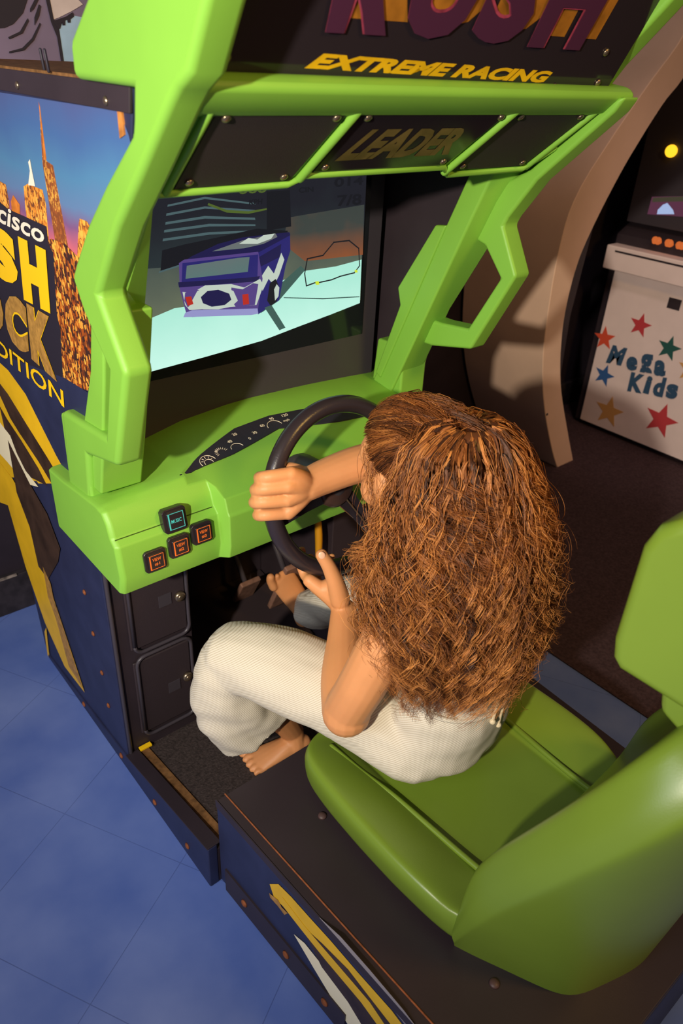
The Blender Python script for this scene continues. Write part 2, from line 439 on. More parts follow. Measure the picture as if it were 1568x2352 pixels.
# footwell: step, pedals, lever
prism('foot_step', [(-0.02, 0.048), (0.33, 0.048), (0.33, 0.15), (0.20, 0.13)], 'x', -0.18, 0.23, BLACKP, cab, 0.004, 2)
PEDM = mat('pedal_rubber', (128, 94, 80), 0.6, 0.3, vary=0.3, vscale=50)
def pedal(c, wd, hh, tilt, m):
    bm = bmesh.new(); bm_box(bm, -wd / 2, wd / 2, -0.008, 0.008, -hh / 2, hh / 2)
    M = Matrix.Translation(Vector(c)) @ Matrix.Rotation(math.radians(tilt), 4, 'X')
    bmesh.ops.transform(bm, matrix=M, verts=bm.verts)
    p = bevel(bm_obj('pedal', bm, m, cab), 0.004, 2)
    bm = bmesh.new(); bm_tube(bm, [Vector(c) + Vector((0, 0.004, 0.02)), Vector(c) + Vector((-0.01, 0.03, 0.09)), Vector(c) + Vector((-0.01, 0.08, 0.16))], [0.008] * 3, 8, 2)
    bm_obj('pedal_arm', bm, BEZEL, p, True)
pedal((0.118, 0.235, 0.178), 0.066, 0.10, 28, PEDM)
pedal((0.168, 0.105, 0.255), 0.075, 0.20, 24, PEDM)
bm = bmesh.new(); bm_tube(bm, [(0.190, 0.02, 0.56), (0.186, 0.0, 0.47), (0.180, -0.01, 0.40)], [0.006, 0.010, 0.008], 8, 4)
bm_obj('yellow_lever', bm, mat('yellow_lever', (190, 132, 20), 0.5, 0.3), cab, True)

# ---- dashboard
def interp(x, T):
    xs = [t[0] for t in T]; return float(np.interp(x, xs, [t[1] for t in T]))
ZR = [(-0.41, 0.79), (-0.30, 0.80), (-0.265, 0.819), (-0.146, 0.845), (-0.007, 0.857), (0.17, 0.853), (0.302, 0.846), (0.42, 0.838), (0.46, 0.82)]
YC = [(0.0, -0.008), (0.09, -0.012), (0.22, -0.068), (0.264, -0.100), (0.5, -0.104)]
YL = [(0.0, -0.050), (0.136, -0.088), (0.264, -0.113), (0.5, -0.116)]
ZC = [(0.0, 0.838), (0.2, 0.830), (0.27, 0.822), (0.40, 0.815), (0.5, 0.80)]
def dash_profile(x):
    a = abs(x - CX)
    pod = 1.0 if a < 0.222 else 0.0
    zr, yc, yl, zc = interp(x, ZR), interp(a, YC), interp(a, YL), interp(a, ZC)
    dip = 0.014 if a < 0.262 else 0.002
    P = [(0.125, zr - 0.004), (0.055, zr), ((yc + 0.055) / 2, (zr + zc) / 2 + 0.001), (yc, zc)]
    P.append((yl, zc - dip))
    if pod: P += [(-0.146, 0.803), (-0.182, 0.790), (-0.190, 0.764), (-0.196, 0.757), (-0.196, 0.690), (-0.190, 0.660)]
    else: P += [(-0.126, 0.808), (-0.141, 0.790), (-0.150, 0.764), (-0.164, 0.752), (-0.173, 0.690), (-0.162, 0.648)]
    P += [(-0.10, 0.648), (0.125, 0.648)]
    return P
def dashboard():
    half = [0.0, 0.06, 0.12, 0.17, 0.205, 0.219, 0.225, 0.24, 0.262, 0.266, 0.31, 0.36, 0.405, 0.424, 0.432]
    xs = [CX - h for h in reversed(half)] + [CX + h for h in half[1:]]
    bm = bmesh.new(); R = []
    for x in xs:
        P = dash_profile(x)
        a = abs(x - CX)
        if a > 0.43: P = [(y * 0.97 + 0.001, 0.73 + (z - 0.73) * 0.96) for y, z in P]
        R.append([bm.verts.new((x, y, z)) for y, z in P])
    n = len(R[0])
    for i in range(len(R) - 1):
        for k in range(n):
            bm.faces.new((R[i][k], R[i][(k + 1) % n], R[i + 1][(k + 1) % n], R[i + 1][k]))
    bm.faces.new(R[0]); bm.faces.new(R[-1][::-1])
    o = bm_obj('dashboard', bm, GREEN, cab)
    bevel(o, 0.011, 3, 24)
    return o
dash = dashboard()
# seam line between the two tiers
bm = bmesh.new()
sx = [-0.40, -0.36, -0.30, -0.25, -0.205]
bm_tube(bm, [(x, -0.1520, 0.7620) for x in sx], [0.0011] * 5, 6, 2)
bm_obj('seam', bm, mat('seam_shadow_gap', (62, 84, 30), 0.8, 0.1), dash, True)

# instrument cluster
def cluster():
    bm = bmesh.new(); top = []; bot = []
    hs = [i / 24 * 0.268 for i in range(25)]
    xs = [CX - h for h in reversed(hs)] + [CX + h for h in hs[1:]]
    for x in xs:
        P = dash_profile(x); a = abs(x - CX)
        f = max(0.03, 1 - (a / 0.268) ** 4)
        c = Vector((0, P[3][0], P[3][1])); l = Vector((0, P[4][0], P[4][1]))
        mid = (c + l) / 2; d = (l - c) / 2
        u = mid - d * f * 0.86; v = mid + d * f * 1.0
        top.append(bm.verts.new((x, u.y, u.z + 0.003))); bot.append(bm.verts.new((x, v.y, v.z + 0.003)))
    for i in range(len(xs) - 1): bm.faces.new((top[i], bot[i], bot[i + 1], top[i + 1]))
    e = bmesh.ops.extrude_face_region(bm, geom=list(bm.faces))
    for v in e['geom']:
        if isinstance(v, bmesh.types.BMVert): v.co += Vector((0, 0, -0.006))
    return bm_obj('instrument_cluster', bm, INK, dash)
clu = cluster()
GAU = mat('gauge_marks', (226, 214, 196), 0.5, 0.3)
def cpoint(x, t):
    P = dash_profile(x)
    y = P[3][0] * (1 - t) + P[4][0] * t; z = P[3][1] * (1 - t) + P[4][1] * t
    return Vector((x, y, z + 0.0042))
def arc_mark(cx, t, r, a0, a1, wd=0.0007):
    bm = bmesh.new(); pts = []
    c = cpoint(cx, t); dv = (cpoint(cx, 1) - cpoint(cx, 0)).normalized()
    for k in range(19):
        a = math.radians(a0 + (a1 - a0) * k / 18)
        pts.append(c + Vector((1, 0, 0)) * r * math.cos(a) - dv * r * math.sin(a))
    bm_tube(bm, pts, [wd] * len(pts), 5, 1)
    bm_obj('gauge_ring', bm, GAU, clu, True)
arc_mark(-0.172, 0.80, 0.017, 10, 200); arc_mark(-0.172, 0.86, 0.009, 0, 190)
arc_mark(-0.095, 0.88, 0.014, 10, 175); arc_mark(0.02, 0.85, 0.018, 10, 175)
def tick_ring(cx, t, r, a0, a1, n, ln):
    bm = bmesh.new(); c = cpoint(cx, t); dv = (cpoint(cx, 1) - cpoint(cx, 0)).normalized()
    for k in range(n):
        a = math.radians(a0 + (a1 - a0) * k / (n - 1)); d = Vector((1, 0, 0)) * math.cos(a) - dv * math.sin(a)
        bm_tube(bm, [c + d * r, c + d * (r + ln)], [0.0006, 0.0006], 4, 1)
    bm_obj('gauge_ticks', bm, GAU, clu)
tick_ring(-0.132, 0.72, 0.010, 20, 200, 11, 0.005); tick_ring(-0.172, 0.8, 0.010, 30, 160, 5, 0.004)
for k, (s, x, t) in enumerate((('0', -0.058, 0.84), ('30', -0.040, 0.70), ('60', -0.012, 0.55), ('90', 0.020, 0.42), ('120', 0.052, 0.36), ('mph', 0.045, 0.72), ('20', -0.082, 0.35), ('40', -0.105, 0.50))):
    p = cpoint(x, t); dv = (cpoint(x, 0) - cpoint(x, 1)).normalized() * 0.008
    wd = 0.0065 * len(s) * 0.8
    q = [p, p + Vector((wd, 0, 0)), p + Vector((wd, 0, 0)) + dv, p + dv]
    text('gauge_numbers', s, q, GAU, clu, 0.02)

# buttons
CAPB = mat('button_black', (38, 32, 36), 0.25, 0.5)
GLOWO = mat('button_amber_light', (120, 50, 20), 0.4, 0.4, emit=(255, 120, 40), estr=0.75)
GLOWT = mat('button_teal_light', (40, 90, 90), 0.4, 0.4, emit=(90, 225, 205), estr=0.6)
def push_button(name, c, n, up, s, lines, glow, ring_glow):
    N = Vector(n).normalized(); U = (Vector(up) - N * Vector(up).dot(N)).normalized(); Rr = U.cross(N)
    C = Vector(c)
    def blk(bm, hw, h0, h1, cut):
        pts = [(-hw + cut, -hw), (hw - cut, -hw), (hw, -hw + cut), (hw, hw - cut), (hw - cut, hw), (-hw + cut, hw), (-hw, hw - cut), (-hw, -hw + cut)]
        lo = [bm.verts.new(C + Rr * a + U * b + N * h0) for a, b in pts]; hi = [bm.verts.new(C + Rr * a + U * b + N * h1) for a, b in pts]
        bm.faces.new(lo); bm.faces.new(hi)
        for i in range(8): bm.faces.new((lo[i], lo[(i + 1) % 8], hi[(i + 1) % 8], hi[i]))
    bm = bmesh.new(); blk(bm, s, -0.006, 0.010, s * 0.22)
    b = bevel(bm_obj(name, bm, CAPB, dash), 0.0015, 2)
    bm = bmesh.new(); blk(bm, s * 0.74, 0.009, 0.0145, s * 0.1)
    cp = bevel(bm_obj('button_cap', bm, CAPB, b), 0.001, 2)
    def q(a0, b0, a1, b1, h=0.0147): return [C + Rr * a + U * bb2 + N * h for a, bb2 in ((a0, b0), (a1, b0), (a1, b1), (a0, b1))]
    k = s * 0.66; tck = s * 0.05
    bm = bmesh.new()
    for a0, b0, a1, b1 in ((-k, -k, -k + tck * 2.4, k), (k - tck, -k, k, k), (-k, k - tck, k, k), (-k, -k, k, -k + tck)):
        bm.faces.new([bm.verts.new(p) for p in q(a0, b0, a1, b1)])
    bm_obj('lit_outline', bm, ring_glow, b)
    m = len(lines)
    for i, (tx, hw) in enumerate(lines):
        zc = s * (0.24 - 0.46 * i) if m > 1 else 0.0
        text('button_lettering', tx, q(-s * hw, zc - s * 0.15, s * hw, zc + s * 0.15, 0.0149), glow, b, 0.015)
bN = (0, -0.995, 0.12)
for c, tx in zip([(-0.3395,0.7065),(-0.2897,0.7183),(-0.2411,0.7286)], ('#1', '#2', '#3')):
    push_button('view_button', (c[0], -0.166, c[1]), bN, (0, 0, 1), 0.0215, (('VIEW', 0.40), (tx, 0.24)), GLOWO, GLOWO)
push_button('music_button', (-0.290, -0.157, 0.770), (0, -0.97, 0.22), (0, 0, 1), 0.0235, (('MUSIC', 0.44),), GLOWT, GLOWT)

# ---- side arms with handle loops, pillars
ARM_L = [(-0.5692,1.5987),(-0.4244,1.6141),(-0.3118,1.5699),(-0.2150,1.5020),(-0.2138,1.4626),(-0.3669,1.4617),(-0.3605,1.4323),(-0.3552,1.4178),(-0.2717,1.3554),(-0.2032,1.2984),(-0.1424,1.2353),(-0.1195,1.2090),(-0.1455,1.1624),(-0.2107,1.0957),(-0.1669,0.9675),(0.0155,0.9478),(0.0388,0.7872),(-0.0570,0.7954),(-0.0758,0.8970),(-0.1970,0.9266),(-0.2692,1.1067),(-0.2047,1.2021),(-0.2889,1.3050),(-0.3676,1.3772),(-0.4428,1.4493),(-0.4628,1.4658),(-0.4881,1.4805),(-0.5250,1.5375)]
ARM_R = [(-0.4027,1.4392),(-0.4227,1.4620),(-0.4659,1.4684),(-0.4508,1.4453),(-0.3226,1.3264),(-0.2711,1.2545),(-0.2629,1.2373),(-0.3128,1.1534),(-0.2262,0.9803),(-0.1145,0.9552),(-0.0591,0.9524),(-0.0812,1.0131),(-0.1349,1.0136),(-0.2112,1.0218),(-0.2751,1.1408),(-0.2252,1.1938),(-0.1680,1.2084),(-0.2148,1.2930),(-0.3064,1.3461)]
prism('hood_arm', ARM_L, 'x', -0.40, -0.354, GREEN, cab, 0.010, 3)
prism('hood_arm', ARM_R, 'x', 0.40, 0.448, GREEN, cab, 0.007, 3)
for x0, x1 in ((-0.398, -0.318), (mx(-0.318), mx(-0.398))):
    prism('pillar_foot', [(0.0291,0.9390),(-0.0724,0.9445),(-0.0622,0.8897),(-0.0625,0.7835),(0.0425,0.7820)], 'x', x0, x1, GREEN, cab, 0.006, 2)
def pillar(f, rows):
    bm = bmesh.new(); V = []
    for (yi, zi), (yo, zo), d in rows:
        V.append([bm.verts.new((f(x), y, z)) for x, y, z in ((0.362, yi, zi), (0.442, yo, zo), (0.442, yo + d, zo), (0.362, yi + d, zi))])
    for i in range(len(V) - 1):
        for k in range(4): bm.faces.new((V[i][k], V[i][(k + 1) % 4], V[i + 1][(k + 1) % 4], V[i + 1][k]))
    bm.faces.new(V[0]); bm.faces.new(V[-1])
    return bevel(bm_obj('pillar', bm, GREEN, cab), 0.005, 2)
pillar(lambda x: x, [((-0.285, 1.395), (-0.325, 1.385), 0.05), ((-0.258, 1.345), (-0.298, 1.34), 0.055), ((-0.197, 1.205), (-0.218, 1.205), 0.055), ((-0.126, 1.036), (-0.122, 1.036), 0.06), ((-0.040, 0.834), (-0.038, 0.83), 0.07), ((-0.022, 0.79), (-0.02, 0.79), 0.07)])
pillar(lambda x: mx(x) + 0.002, [((-0.195, 1.17), (-0.195, 1.17), 0.045), ((-0.165, 1.06), (-0.165, 1.06), 0.05), ((-0.125, 0.93), (-0.125, 0.93), 0.08), ((-0.088, 0.82), (-0.088, 0.82), 0.11)])
FRL = [(-0.37, 1.42), (-0.30, 1.33), (-0.20, 1.20), (-0.13, 1.05), (-0.06, 0.80)]
RRL = [(-0.24, 1.40), (-0.19, 1.31), (-0.13, 1.14), (-0.08, 1.0), (-0.005, 0.80)]
for s in (0,):
    f = lambda x: x
    if s: FRL = [(-0.30, 1.42), (-0.19, 1.33), (-0.10, 1.20), (-0.03, 1.05), (0.07, 0.80)]; RRL = [(y + 0.05, z) for y, z in FRL]
    bm = bmesh.new()
    V = []
    for (a, b) in zip(FRL, RRL):
        V.append([bm.verts.new((f(-0.352 if not s else -0.325), a[0], a[1])), bm.verts.new((f(-0.296), b[0], b[1])), bm.verts.new((f(-0.306), b[0] + 0.004, b[1])), bm.verts.new((f(-0.362), a[0] + 0.004, a[1]))])
    for i in range(len(V) - 1):
        for k in range(4): bm.faces.new((V[i][k], V[i][(k + 1) % 4], V[i + 1][(k + 1) % 4], V[i + 1][k]))
    bm.faces.new(V[0]); bm.faces.new(V[-1])
    bm_obj('inner_cheek', bm, GREEN, cab)
pad = [(-0.155, 1.224), (-0.125, 1.220), (-0.033, 1.073), (-0.045, 1.037), (0.017, 0.86), (0.0, 0.85), (-0.075, 1.03)]
prism('cheek_pad', pad, 'x', 0.358, 0.374, GREEN, cab, 0.004, 2)
prism('cheek_pad', pad, 'x', mx(0.374), mx(0.358), GREEN, cab, 0.004, 2)

# ---- visor bar, upper housing, marquee
BAR = [(-0.40, 1.486), (-0.446, 1.480), (-0.458, 1.468), (-0.432, 1.443), (-0.36, 1.425), (-0.33, 1.44), (-0.33, 1.486)]
prism('visor_bar', BAR, 'x', -0.372, 0.448, GREEN, cab, 0.010, 3)
prism('upper_housing', [(-0.4106,1.4781),(-0.4326,1.5100),(-0.5008,1.5841),(-0.5691,1.6597)] + [(-0.22, 1.75), (-0.22, 1.46)], 'x', 0.395, 0.442, GREEN, cab, 0.008, 3)
prism('marquee_box', [(-0.425, 1.478), (-0.560, 1.748), (-0.30, 1.748), (-0.25, 1.47)], 'x', -0.345, 0.395, BLACK, cab, 0)
prism('marquee', [(-0.433, 1.478), (-0.569, 1.750), (-0.560, 1.752), (-0.425, 1.478)], 'x', -0.345, 0.395, GLOSSB, cab, 0)
mq = COL.objects['marquee']
MQ = lambda P, k=0.0: [(p[0], p[1] - 0.0010 - k, p[2] - k * 0.5) for p in P]
YEL = mat('marquee_yellow', (214, 168, 20), 0.4, 0.4, vary=0.12, vscale=40)
YED = mat('marquee_amber', (150, 98, 32), 0.4, 0.4, vary=0.4, vscale=25)
PUR = mat('marquee_purple_brick', (70, 34, 60), 0.4, 0.4)
PNK = mat('marquee_outline', (150, 60, 84), 0.4, 0.4, vary=0.4, vscale=60)
text('lettering', 'EXTREME RACING', MQ([(-0.2234,-0.4378,1.4877),(0.2290,-0.4350,1.4821),(0.2317,-0.4427,1.4974),(-0.2121,-0.4457,1.5033)]), YEL, mq, 0.055, shear=0.25)
for q, ch in (([(-0.2111,-0.4558,1.5235),(-0.1222,-0.4564,1.5248),(-0.1163,-0.5088,1.6294),(-0.2227,-0.5043,1.6205)], 'R'), ([(-0.1048,-0.4564,1.5248),(0.0040,-0.4568,1.5256),(0.0050,-0.5129,1.6376),(-0.1029,-0.5086,1.6291)], 'U'), ([(0.0165,-0.4567,1.5253),(0.1203,-0.4571,1.5262),(0.1187,-0.5161,1.6441),(0.0207,-0.5128,1.6374)], 'S'), ([(0.1401,-0.4565,1.5250),(0.2605,-0.4570,1.5260),(0.2636,-0.5207,1.6531),(0.1357,-0.5166,1.6451)], 'H')):
    q = MQ(q)
    text('title_letter', ch, [(p[0] + 0.030, p[1] - 0.0068, p[2] + 0.014) for p in q], YED, mq, 0.09)
    text('title_letter', ch, MQ(q, 0.0012), PNK, mq, 0.065)
    text('title_letter', ch, MQ(q, 0.0020), PUR, mq, 0.05)
for c in [(-0.3280,-0.4412,1.4944),(0.2519,-0.4326,1.4773),(0.3584,-0.4367,1.4853),(0.3337,-0.4568,1.5256)]: screw('screw', (c[0], c[1] - 0.001, c[2]), (0, -0.895, -0.448), 0.006, STEEL, cab)

# ---- underside panels of the visor
UP = [(-0.425, 1.447), (-0.306, 1.3445)]
UN = Vector((0, -0.653, -0.757))
def under(u, x): # u 0 front .. 1 rear
    return Vector((x, UP[0][0] * (1 - u) + UP[1][0] * u, UP[0][1] * (1 - u) + UP[1][1] * u))
def slab(name, P, m, h0, h1, parent=cab, bev=0.0):
    bm = bmesh.new()
    lo = [bm.verts.new(p + UN * h0) for p in P]; hi = [bm.verts.new(p + UN * h1) for p in P]
    bm.faces.new(lo); bm.faces.new(hi); k = len(P)
    for i in range(k): bm.faces.new((lo[i], lo[(i + 1) % k], hi[(i + 1) % k], hi[i]))
    o = bm_obj(name, bm, m, parent)
    return bevel(o, bev, 2) if bev else o
slab('visor_underside', [under(-0.02, -0.352), under(-0.02, 0.402), under(1.0, 0.402), under(1.0, 0.165), under(0.86, 0.155), under(0.86, -0.125), under(1.0, -0.14), under(1.0, -0.352)], GREEN, -0.03, -0.003)
slab('speaker_panel', [under(0.02, -0.327), under(0.02, -0.138), under(0.93, -0.150), under(0.95, -0.327)], BLACKP, -0.004, 0.0)
slab('speaker_panel', [under(0.02, 0.196), under(0.02, 0.384), under(0.93, 0.366), under(0.93, 0.183)], BLACKP, -0.004, 0.0)
lp = slab('leader_panel', [under(0.02, -0.114), under(0.02, 0.172), under(0.82, 0.146), under(0.82, -0.120)], GLOSSB, -0.004, 0.001)
def bar3(name, P, r, m):
    bm = bmesh.new(); bm_tube(bm, P, [r] * len(P), 8, 1); return bm_obj(name, bm, m, cab, True)
bar3('trim_rod', [under(1.0, -0.345), under(0.985, -0.150), under(0.86, -0.128), under(0.86, 0.150), under(1.0, 0.178), under(0.99, 0.372), under(0.62, 0.398)], 0.0055, GREEN)
bar3('divider', [under(0.0, -0.126), under(0.90, -0.135)], 0.007, GREEN)
bar3('divider', [under(0.0, 0.184), under(0.95, 0.165)], 0.007, GREEN)
bar3('divider', [under(0.0, -0.338), under(0.98, -0.338)], 0.006, GREEN)
bar3('divider', [under(0.0, 0.392), under(0.95, 0.378)], 0.006, GREEN)
bar3('panel_edge', [under(0.05, -0.105), under(0.05, 0.160)], 0.0022, mat('panel_edge_metal', (140, 112, 84), 0.4, 0.5, metal=0.6))
LE = mat('leader_gold', (108, 88, 48), 0.4, 0.4, vary=0.3, vscale=30)
text('lettering', 'LEADER', [under(0.66, -0.098) + UN * 0.0016, under(0.64, 0.128) + UN * 0.0016, under(0.24, 0.118) + UN * 0.0016, under(0.24, -0.080) + UN * 0.0016], LE, lp, 0.05, shear=0.1)
for u, x in ((0.10, -0.312), (0.10, -0.152), (0.86, -0.312), (0.86, -0.166), (0.10, -0.10), (0.10, 0.164), (0.75, -0.105), (0.76, 0.134), (0.10, 0.21), (0.10, 0.365), (0.86, 0.195), (0.86, 0.35)):
    screw('screw', under(u, x) + UN * 0.0008, UN, 0.0062, STEEL, cab)

# ---- monitor: bezel and picture tube
box('bezel', -0.330, 0.385, 0.060, 0.088, 0.790, 1.375, BEZEL, cab, 0)
bm = bmesh.new()
V = []
for i in range(13):
    row = []
    for j in range(13):
        u = -1 + 2 * i / 12; v = -1 + 2 * j / 12
        row.append(bm.verts.new((0.03 + 0.315 * u, 0.0585 - 0.003 * (1 - u * u) * (1 - v * v), 1.16 + 0.215 * v)))
    V.append(row)
for i in range(12):
    for j in range(12): bm.faces.new((V[i][j], V[i + 1][j], V[i + 1][j + 1], V[i][j + 1]))
tube = bm_obj('picture_tube', bm, mat('tube_glass', (26, 30, 34), 0.1, 0.5), cab, True)

# ---- the racing picture on the tube
def glow(name, rgb, s=0.9, rgb2=None, zr=None):
    m = mat(name, (10, 10, 10), 0.6, 0.1, emit=rgb, estr=s)
    if rgb2:
        nt = m.node_tree; b = nt.nodes['Principled BSDF']
        tc = nt.nodes.new('ShaderNodeTexCoord'); sp = nt.nodes.new('ShaderNodeSeparateXYZ'); nt.links.new(tc.outputs['Object'], sp.inputs[0])
        mr = nt.nodes.new('ShaderNodeMapRange'); mr.inputs[1].default_value = zr[0]; mr.inputs[2].default_value = zr[1]
        nt.links.new(sp.outputs[2], mr.inputs[0])
        n = nt.nodes.new('ShaderNodeTexNoise'); n.inputs['Scale'].default_value = 14; nt.links.new(tc.outputs['Object'], n.inputs['Vector'])
        ad = nt.nodes.new('ShaderNodeMath'); ad.operation = 'MULTIPLY_ADD'; ad.inputs[1].default_value = 0.5
        sb = nt.nodes.new('ShaderNodeMath'); sb.operation = 'SUBTRACT'; sb.inputs[1].default_value = 0.25
        nt.links.new(n.outputs['Fac'], ad.inputs[0]); nt.links.new(mr.outputs[0], sb.inputs[0]); nt.links.new(sb.outputs[0], ad.inputs[2])
        mxx = nt.nodes.new('ShaderNodeMix'); mxx.data_type = 'RGBA'
        nt.links.new(ad.outputs[0], mxx.inputs[0]); mxx.inputs[6].default_value = lin(rgb); mxx.inputs[7].default_value = lin(rgb2)
        nt.links.new(mxx.outputs[2], b.inputs['Emission Color'])
    return m
PY = 0.0540
lay = [0]
def pic(name, P, m):
    lay[0] += 1
    return flat(name, xz(PY - 0.00006 * lay[0], P), m, tube)
S_DARK = glow('screen_dusk', (52, 64, 66), 0.8, (40, 40, 48), (1.12, 1.25))
S_MID = glow('screen_road', (120, 128, 104), 0.8, (66, 80, 82), (1.05, 1.20))
S_SNOW = glow('screen_snow', (206, 255, 238), 0.95, (178, 240, 220), (0.97, 1.08))
S_ORNG = glow('screen_sunset', (176, 96, 48), 0.8, (70, 76, 72), (1.10, 1.19))
S_LINE = glow('screen_steps', (84, 108, 112), 0.8)
S_INK = glow('screen_ink', (36, 36, 42), 0.7)
S_BLUE = glow('screen_van_blue', (48, 44, 116), 0.85)
S_BLUE2 = glow('screen_van_shade', (40, 36, 82), 0.8)
S_VIO = glow('screen_van_violet', (92, 72, 140), 0.85)
S_WHT = glow('screen_van_white', (206, 220, 205), 0.85)
S_LAV = glow('screen_van_bumper', (160, 160, 215), 0.85)
S_GLS = glow('screen_van_glass', (92, 132, 128), 0.8, (120, 120, 122), (1.10, 1.2))
S_RED = glow('screen_tail_light', (190, 50, 40), 0.9)
S_YEL = glow('screen_marker', (220, 240, 60), 0.9)
S_GRN = glow('screen_green_arc', (90, 110, 50), 0.8)
S_TRK = glow('screen_tyre_mark', (72, 104, 96), 0.8)
pic('picture', [(-0.2096,1.3029),(0.3244,1.3061),(0.3264,1.2246),(0.3277,1.0215),(0.2430,1.0083),(0.1456,0.9947),(0.0537,0.9809),(-0.0846,0.9722),(-0.2332,0.9647)], S_DARK)
pic('road', [(-0.2252,1.1607),(0.0141,1.1495),(0.1648,1.1679),(0.3233,1.1711),(0.3286,1.0273),(-0.2452,0.9777)], S_MID)
pic('sunset', [(0.1195,1.2225),(0.3232,1.2336),(0.3281,1.1290),(0.1658,1.1328),(0.1091,1.1733)], S_ORNG)
pic('snow', [(-0.2184,1.0637),(-0.1449,1.0802),(-0.0289,1.0785),(0.0549,1.0931),(0.1209,1.1024),(0.1663,1.1130),(0.2499,1.1124),(0.3251,1.1190),(0.3277,1.0215),(0.2430,1.0083),(0.1456,0.9947),(0.0537,0.9809),(-0.0846,0.9722),(-0.2332,0.9647)], S_SNOW)
for P in ([(-0.1433,1.2641),(-0.0676,1.2725),(0.0416,1.2551),(0.0426,1.2519),(-0.0678,1.2688),(-0.1444,1.2606)], [(-0.1470,1.2499),(-0.0685,1.2562),(0.0414,1.2426),(0.0424,1.2386),(-0.0687,1.2525),(-0.1483,1.2456)], [(-0.1500,1.2355),(-0.0695,1.2398),(0.0412,1.2284),(0.0421,1.2243),(-0.0697,1.2352),(-0.1512,1.2312)], [(-0.1537,1.2225),(-0.0610,1.2254),(0.0420,1.2163),(0.0420,1.2131),(-0.0612,1.2208),(-0.1549,1.2181)], [(-0.1576,1.2079),(-0.0617,1.2108),(0.0418,1.2051),(0.0418,1.2018),(-0.0620,1.2062),(-0.1588,1.2035)]):
    pic('stand_row', P, S_LINE)
pic('hedge', [(-0.1610,1.1879),(-0.1180,1.1936),(-0.0434,1.1998),(0.0460,1.2080),(0.1198,1.1976),(0.1200,1.1790),(0.0149,1.1823),(-0.0736,1.1671),(-0.1677,1.1524)], S_INK)
pic('kerb_line', [(-0.1704,1.1520),(-0.1204,1.1603),(-0.1207,1.1572),(-0.1715,1.1490)], S_LINE)
pic('pole', [(0.0691,1.2737),(0.1242,1.2738),(0.1284,1.2052),(0.0686,1.2020)], S_INK)
pic('green_arc', [(-0.0609,1.2617),(-0.0222,1.2470),(0.0264,1.2413),(0.0689,1.2439),(0.0689,1.2407),(0.0263,1.2366),(-0.0224,1.2424),(-0.0629,1.2581)], S_GRN)
# van
pic('van_shadow', [(-0.1089,1.0578),(0.0544,1.0413),(0.0987,1.0602),(0.1663,1.1148),(0.1545,1.1251),(0.0546,1.0665),(-0.1180,1.0644)], S_TRK)
pic('van_side', [(0.0380,1.1636),(0.1253,1.1938),(0.1269,1.1587),(0.1150,1.1296),(0.0987,1.0602),(0.0787,1.0540),(0.0456,1.0390),(0.0330,1.0607)], S_BLUE)
pic('van_roof', [(-0.1221,1.1629),(-0.1013,1.1716),(-0.0439,1.1880),(0.0113,1.1948),(0.1231,1.1948),(0.1265,1.1886),(0.0474,1.1626)], S_BLUE2)
pic('roof_patch', [(-0.0579,1.1758),(0.0111,1.1892),(0.0897,1.1952),(0.0940,1.1882),(0.0601,1.1780),(0.0147,1.1742)], S_GLS)
pic('roof_patch', [(0.0029,1.1835),(0.0253,1.1927),(0.0457,1.1876),(0.0602,1.1945),(0.0876,1.1954),(0.0791,1.1862),(0.0455,1.1794)], S_WHT)
pic('side_window', [(0.0493,1.1540),(0.1037,1.1738),(0.1006,1.1486),(0.0533,1.1349)], S_BLUE2)
pic('side_swoosh', [(0.0509,1.1111),(0.0714,1.1346),(0.0854,1.1173),(0.1038,1.1568),(0.1116,1.1422),(0.0985,1.1122),(0.0854,1.0927),(0.0723,1.1084),(0.0570,1.0858)], S_WHT)
pic('van_tail', [(-0.1294,1.1621),(-0.1181,1.1672),(0.0474,1.1643),(0.0573,1.1103),(0.0435,1.0411),(-0.1200,1.0630),(-0.1312,1.1144)], S_VIO)
pic('tail_trim', [(-0.1222,1.1613),(0.0473,1.1593),(0.0445,1.1119),(0.0131,1.1090),(-0.1268,1.1236)], S_BLUE)
pic('rear_window', [(-0.1135,1.1556),(-0.0009,1.1577),(0.0266,1.1564),(0.0218,1.1284),(-0.1179,1.1321)], S_GLS)
pic('spoiler', [(-0.1338,1.1277),(0.0133,1.1175),(0.0509,1.1163),(0.0444,1.1067),(-0.1328,1.1179)], S_BLUE2)
pic('white_band', [(-0.1261,1.1088),(-0.1058,1.1044),(-0.0765,1.1146),(-0.0176,1.1095),(0.0128,1.0987),(0.0509,1.1111),(0.0593,1.0969),(0.0416,1.0595),(-0.1136,1.0722),(-0.1223,1.0835)], S_WHT)
pic('violet_swoosh', [(-0.1206,1.1065),(-0.0997,1.1102),(-0.0771,1.1039),(-0.1020,1.0889),(-0.1170,1.0777),(-0.1235,1.0920)], S_VIO)
pic('violet_swoosh', [(-0.0178,1.1027),(0.0086,1.0958),(0.0338,1.1046),(0.0465,1.1012),(0.0373,1.0601),(-0.0090,1.0634),(-0.0188,1.0770)], S_VIO)
pic('white_ring', [(-0.1068,1.0896),(-0.0943,1.1062),(-0.0669,1.1134),(-0.0426,1.1102),(-0.0130,1.0952),(-0.0034,1.0748),(-0.0192,1.0649),(-0.0497,1.0642),(-0.0840,1.0694),(-0.0999,1.0769)], S_WHT)
pic('spare_wheel', [(-0.0874,1.0936),(-0.0723,1.1032),(-0.0479,1.1025),(-0.0233,1.0915),(-0.0187,1.0788),(-0.0343,1.0706),(-0.0642,1.0716),(-0.0833,1.0812)], S_BLUE2)
pic('tail_light', [(-0.1212,1.0983),(-0.1081,1.0981),(-0.1044,1.0826),(-0.1168,1.0810)], S_RED)
pic('tail_light', [(0.0073,1.0855),(0.0219,1.0853),(0.0235,1.0639),(0.0088,1.0643)], S_RED)
